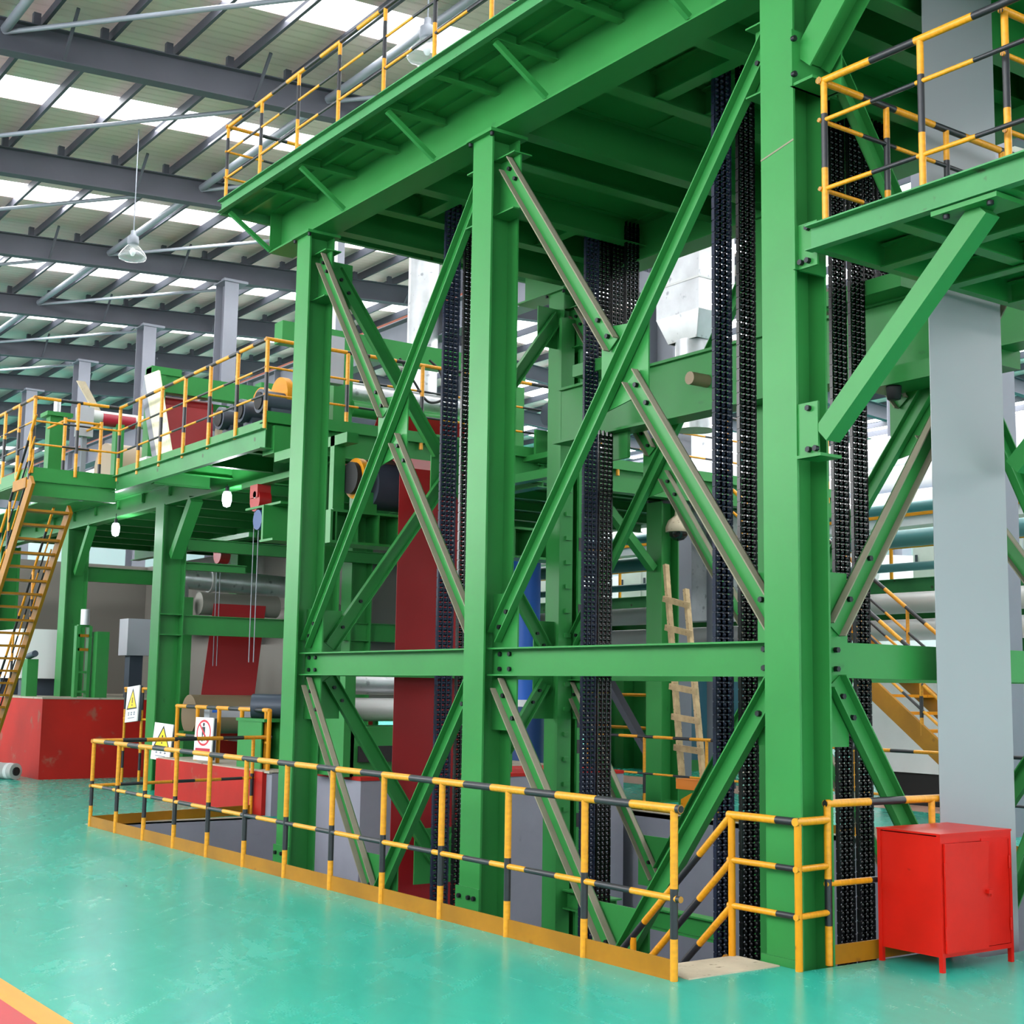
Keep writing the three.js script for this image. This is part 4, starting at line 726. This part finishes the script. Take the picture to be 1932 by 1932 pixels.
{ let i = 0; const spots = ['far left', 'left of the tower', 'behind the red strip', 'behind the left bay', 'left of the silver hopper', 'under the silver hopper', 'behind the middle bay', 'behind the right chains', 'beside the yellow stairs', 'right of the yellow stairs', 'behind the grey strip', 'far right'];
  for (let x = -44; x < 10; x += 4.6) { seed = 100 + i; const h = 1.2 + rnd() * 0.8, t = thing('switch_cabinet', 'pale grey switch cabinet row on the far platform, ' + spots[i], 'cabinet', 'cabinets on the far platform'); obj('cabinet_body', box(x, x + 2.6, 3.81, 3.81 + h, -18.2, -17.2), M.cabinet, t); for (let k = 0; k < 3; k++) { const d = obj('cabinet_door', box(x + 0.06 + k * 0.86, x + 0.82 + k * 0.86, 3.9, 3.74 + h, -17.2, -17.17), M.cabinet, t); obj('handle', box(x + 0.1 + k * 0.86, x + 0.14 + k * 0.86, 4.3, 4.5, -17.17, -17.13), M.motor, d); } if (i % 2) obj('blue_valve', [tube(V(x + 3.1, 3.9, -17), V(x + 3.1, 4.9, -17), 0.14, 12)], M.blue, t); else obj('pump', tube(V(x + 3, 4.2, -17), V(x + 3.7, 4.2, -17), 0.25, 14), M.silver, t); i++; } }
for (const [y, z, r, mat, l] of [[5.75, -15.6, 0.3, 'white', 'broad silver pipe high behind the tower'], [5.36, -15.4, 0.14, 'pipeBlue', 'blue pipe under the broad silver pipe'], [5.0, -14.2, 0.3, 'white', 'white duct above the orange cable tray'], [4.2, -12.4, 0.14, 'pipeTeal', 'teal pipe above the far railing'], [3.15, -12.3, 0.17, 'pipeGrey', 'upper of two fat grey pipes behind the yellow stairs'], [2.72, -12.3, 0.17, 'pipeGrey', 'lower of two fat grey pipes behind the yellow stairs'], [4.75, -12.7, 0.09, 'pipeTeal', 'upper teal pipe crossing behind the middle bay'], [3.75, -12.5, 0.07, 'pipeTeal', 'thin teal pipe crossing behind the middle bay']])
  tag(obj('overhead_pipe', tube(V(-46, y, z), V(13, y, z), r, 18), M[mat]), l, 'pipe', 'pipes behind the tower');
{ const t = thing('cable_tray', 'pale cable tray with an orange lip behind the right chains', 'cable tray'); obj('tray', box(-40, 12, 4.52, 4.7, -13.6, -13.2), M.cabinet, t); obj('orange_lip', box(-40, 12, 4.68, 4.74, -13.2, -13.17), M.yellow, t); }
{ const t = thing('silver_hopper', 'crumpled foil-clad silver hopper duct above the carriage', 'duct'), cx = -8.1, cz = -7.75; obj('upper_box', box(cx - 0.45, cx + 0.45, 7.05, 13.3, cz - 0.35, cz + 0.35), M.silver, t);
  const ring = (w, d, y) => [V(cx - w, y, cz - d), V(cx + w, y, cz - d), V(cx + w, y, cz + d), V(cx - w, y, cz + d)], A = ring(0.45, 0.35, 7.05), B = ring(0.3, 0.25, 6.68);
  obj('taper', [0, 1, 2, 3].map((i) => poly3([A[i], A[(i + 1) % 4], B[(i + 1) % 4], B[i]], 0.01, i === 0 ? V(0, 0, -1) : i === 1 ? V(1, 0, 0) : i === 2 ? V(0, 0, 1) : V(-1, 0, 0))), M.silver, t); obj('lower_duct', tube(V(cx, 6.7, cz), V(cx, 5.4, cz), 0.29, 24), M.silver, t); obj('seam_band', [box(cx - 0.46, cx + 0.46, 7.5, 7.53, cz - 0.36, cz + 0.36)], M.pipeGrey, t); }
tag(obj('vent_stack', tube(V(-16.0, 5.0, -8.0), V(-16.0, 12.6, -8.0), 0.3, 28), M.silver), 'ribbed silver vent stack behind the left bay', 'duct');
tag(obj('steam_pipe', tube(V(-20, 5, -8.1), V(-20, 12.8, -8.1), 0.11, 16), M.white), 'slim white vertical pipe beside the left front column', 'pipe');
{ const t = thing('rear_stair', 'yellow staircase with striped handrails behind the right chains', 'stair'); const z0 = -9.8, z1 = -10.8, X = (y) => -4.33 - y / 0.75;
  for (const z of [z0, z1]) { obj('stringer', bar(V(X(0.02), 0.02, z), V(X(4.1), 4.1, z), 0.05, 0.26), M.amber, t); for (const k of [1.05, 0.7, 0.35]) obj('handrail', tube(V(X(0.3), 0.3 + k, z), V(X(4.1), 4.1 + k, z), k > 1 ? 0.03 : 0.02, 10), M.bandThin, t); for (let y = 0.4; y < 4.2; y += 0.75) obj('post', tube(V(X(y), y, z), V(X(y), y + 1.05, z), 0.026, 8), M.post, t); }
  for (let y = 0.25; y < 4; y += 0.235) obj('tread', box(X(y) - 0.14, X(y) + 0.14, y, y + 0.04, z1, z0), M.yellow, t); }
{ const t = thing('insulated_housing', 'large pale metal housing on a black base behind the rear stairs', 'machine'); obj('housing_body', box(-8.6, -3.2, 0.5, 2.25, -14.2, -12.0), M.cabinet, t); obj('black_base', box(-8.5, -3.3, 0, 0.5, -14, -12.1), M.rubber, t); for (const x of [-7.2, -5.8, -4.5]) obj('seam', box(x - 0.01, x + 0.01, 0.52, 2.23, -12.0, -11.985), M.pipeGrey, t); obj('round_shell', tube(V(-8.9, 1.3, -12.3), V(-8.9, 1.3, -14), 0.6, 24), M.silver, t); }
{ const t = thing('teal_vessel', 'dark teal round vessel behind the wooden ladder', 'tank'); obj('vessel_shell', tube(V(-12.3, 0.5, -12), V(-12.3, 2.35, -12), 0.75, 32), M.tealTank, t); obj('vessel_legs', [0, 1, 2].map((i) => tube(V(-12.3 + 0.6 * Math.cos(i * 2.1), 0, -12 + 0.6 * Math.sin(i * 2.1)), V(-12.3 + 0.6 * Math.cos(i * 2.1), 0.5, -12 + 0.6 * Math.sin(i * 2.1)), 0.06, 10)), M.motor, t); obj('top_dome', lathe([[0.75, 0], [0.6, 0.14], [0.3, 0.22], [0.001, 0.25]], [-12.3, 2.35, -12], 28), M.tealTank, t); }
tag(obj('silver_riser', box(-11.5, -10.9, 2.9, 6.2, -11.4, -10.8), M.silver), 'square silver riser duct above the teal vessel', 'duct');
{ const t = thing('blue_silo', 'bright blue vertical silo seen right of the middle front column', 'silo'); obj('silo_body', tube(V(-14.0, 1.4, -9.1), V(-14.0, 4.5, -9.1), 0.26, 24), M.blue, t); obj('silo_base', tube(V(-14.0, 0, -9.1), V(-14.0, 1.4, -9.1), 0.36, 20), M.blueDark, t); obj('white_collar', tube(V(-14.0, 1.38, -9.1), V(-14.0, 1.5, -9.1), 0.38, 24), M.white, t); }
{ const t = thing('blue_pump', 'dark blue pump unit with a white drum behind the middle front column', 'machine'); obj('pump_body', box(-16.4, -14.8, 0, 1.1, -10.9, -10.1), M.blueDark, t); obj('drum', tube(V(-16.0, 1.1, -10.5), V(-16.0, 1.7, -10.5), 0.3, 20), M.white, t); obj('motor_body', tube(V(-15.2, 1.4, -10.8), V(-15.2, 1.4, -10.2), 0.28, 20), M.motor, t); obj('red_valve', box(-14.9, -14.7, 0.0, 0.3, -9.9, -9.7), M.hoist, t); obj('hose', path([[-14.8, 1.2, -10.1], [-14.5, 0.9, -9.9], [-14.5, 0.5, -9.8], [-14.8, 0.3, -9.8]], 0.03), M.rubber, t); }
{ const t = thing('dome_camera', 'off-white dome surveillance camera hanging beside the rear platform column', 'camera'); const c = [-9.72, 4.22, -8.9]; obj('camera_body', lathe([[0.001, 0.28], [0.05, 0.28], [0.06, 0.2], [0.16, 0.12], [0.2, 0.02], [0.2, -0.06], [0.16, -0.06], [0.001, -0.06]], c, 24), M.plate, t); obj('camera_dome', lathe([[0.15, -0.06], [0.14, -0.12], [0.09, -0.18], [0.001, -0.2]], c, 20), M.smoked, t); obj('mount_arm', [tube(V(c[0], c[1] + 0.27, c[2]), V(c[0], 4.69, c[2]), 0.03, 10)], M.steel, t); }
{ const t = thing('wooden_ladder', 'weathered wooden ladder leaning behind the pit', 'ladder'); const a0 = V(-8.55, 0.02, -7.95), a1 = V(-9.45, 3.6, -8.4), b0 = V(-8.1, 0.02, -7.95), b1 = V(-8.95, 3.2, -8.35); obj('stile', bar(a0, a1, 0.06, 0.08, V(0, 0, 1)), M.wood, t); obj('stile', bar(b0, b1, 0.06, 0.08, V(0, 0, 1)), M.wood, t); for (let i = 1; i < 8; i++) obj('rung', bar(a0.clone().lerp(a1, i / 8.2).add(V(-0.06, 0, 0.05)), b0.clone().lerp(b1, i / 7.6).add(V(0.08, 0, 0.05)), 0.035, 0.09), M.wood, t); }
{ const t = thing('yellow_bin', 'green and yellow bin with an orange lid at the foot of the ladder', 'bin'); obj('bin_body', box(-8.4, -7.75, 0.0, 0.34, -7.9, -7.7), M.green, t); obj('bin_lid', box(-8.43, -7.72, 0.34, 0.48, -7.92, -7.68), M.orange, t); obj('house_print', poly3([V(-8.34, 0.01, -7.695), V(-7.9, 0.01, -7.695), V(-7.9, 0.2, -7.695), V(-8.12, 0.3, -7.695), V(-8.34, 0.2, -7.695)], 0.012, V(0, 0, 1)), M.yellow, t); }
// grey steel bents behind the pit
for (const [x, l] of [[-11.25, 'left of the rear platform column'], [-10.0, 'behind the wooden ladder']]) { const t = thing('grey_bent', 'slender grey steel bent ' + l, 'frame'); obj('bent_post', prism(hP(0.24, 0.24), V(x, 0, -10.0), V(x, 4.66, -10.0), V(0, 0, 1)), M.hallColumn, t); if (x < -11) { obj('bent_brace', bar(V(-13.4, 2.6, -10), V(-11.35, 0.3, -10), 0.12, 0.16, V(0, 0, 1)), M.hallSteel, t); obj('bent_brace', bar(V(-15.2, 1.6, -10), V(-13.4, 4.4, -10), 0.1, 0.14, V(0, 0, 1)), M.hallSteel, t); } }
{ const t = thing('green_press', 'green press with yellow rails far behind the pit', 'machine'); obj('press_body', box(-19, -16, 0, 2.2, -16.5, -14.5), M.green, t); for (const x of [-18.5, -17.6, -16.6]) obj('press_post', box(x, x + 0.3, 0, 2.8, -14.5, -14.2), M.green, t); obj('press_rail', [tube(V(-19, 1.6, -14.0), V(-14, 1.6, -14.0), 0.035, 8), tube(V(-19, 0.9, -14.0), V(-14, 0.9, -14.0), 0.035, 8)], M.yellow, t); for (const x of [-18, -16, -14]) obj('press_rail_post', tube(V(x, 0, -14), V(x, 1.6, -14), 0.035, 8), M.yellow, t); }
{ const t = thing('far_tank_row', 'row of pale insulated tanks far across the hall', 'tank'); for (let x = -40; x < 8; x += 5) obj('tank_shell', tube(V(x, 0, -26), V(x, 5.5, -26), 1.8, 28), M.cabinet, t); }
{ const t = thing('far_duct', 'fat silver duct running high across the far bay', 'duct'); obj('duct_run', tube(V(-50, 7.2, -21), V(13, 7.2, -21), 0.7, 24), M.silver, t); for (let x = -48; x < 12; x += 3) obj('duct_band', tube(V(x, 7.2, -21), V(x + 0.1, 7.2, -21), 0.73, 24), M.pipeGrey, t); }
renderer.render(scene, camera);
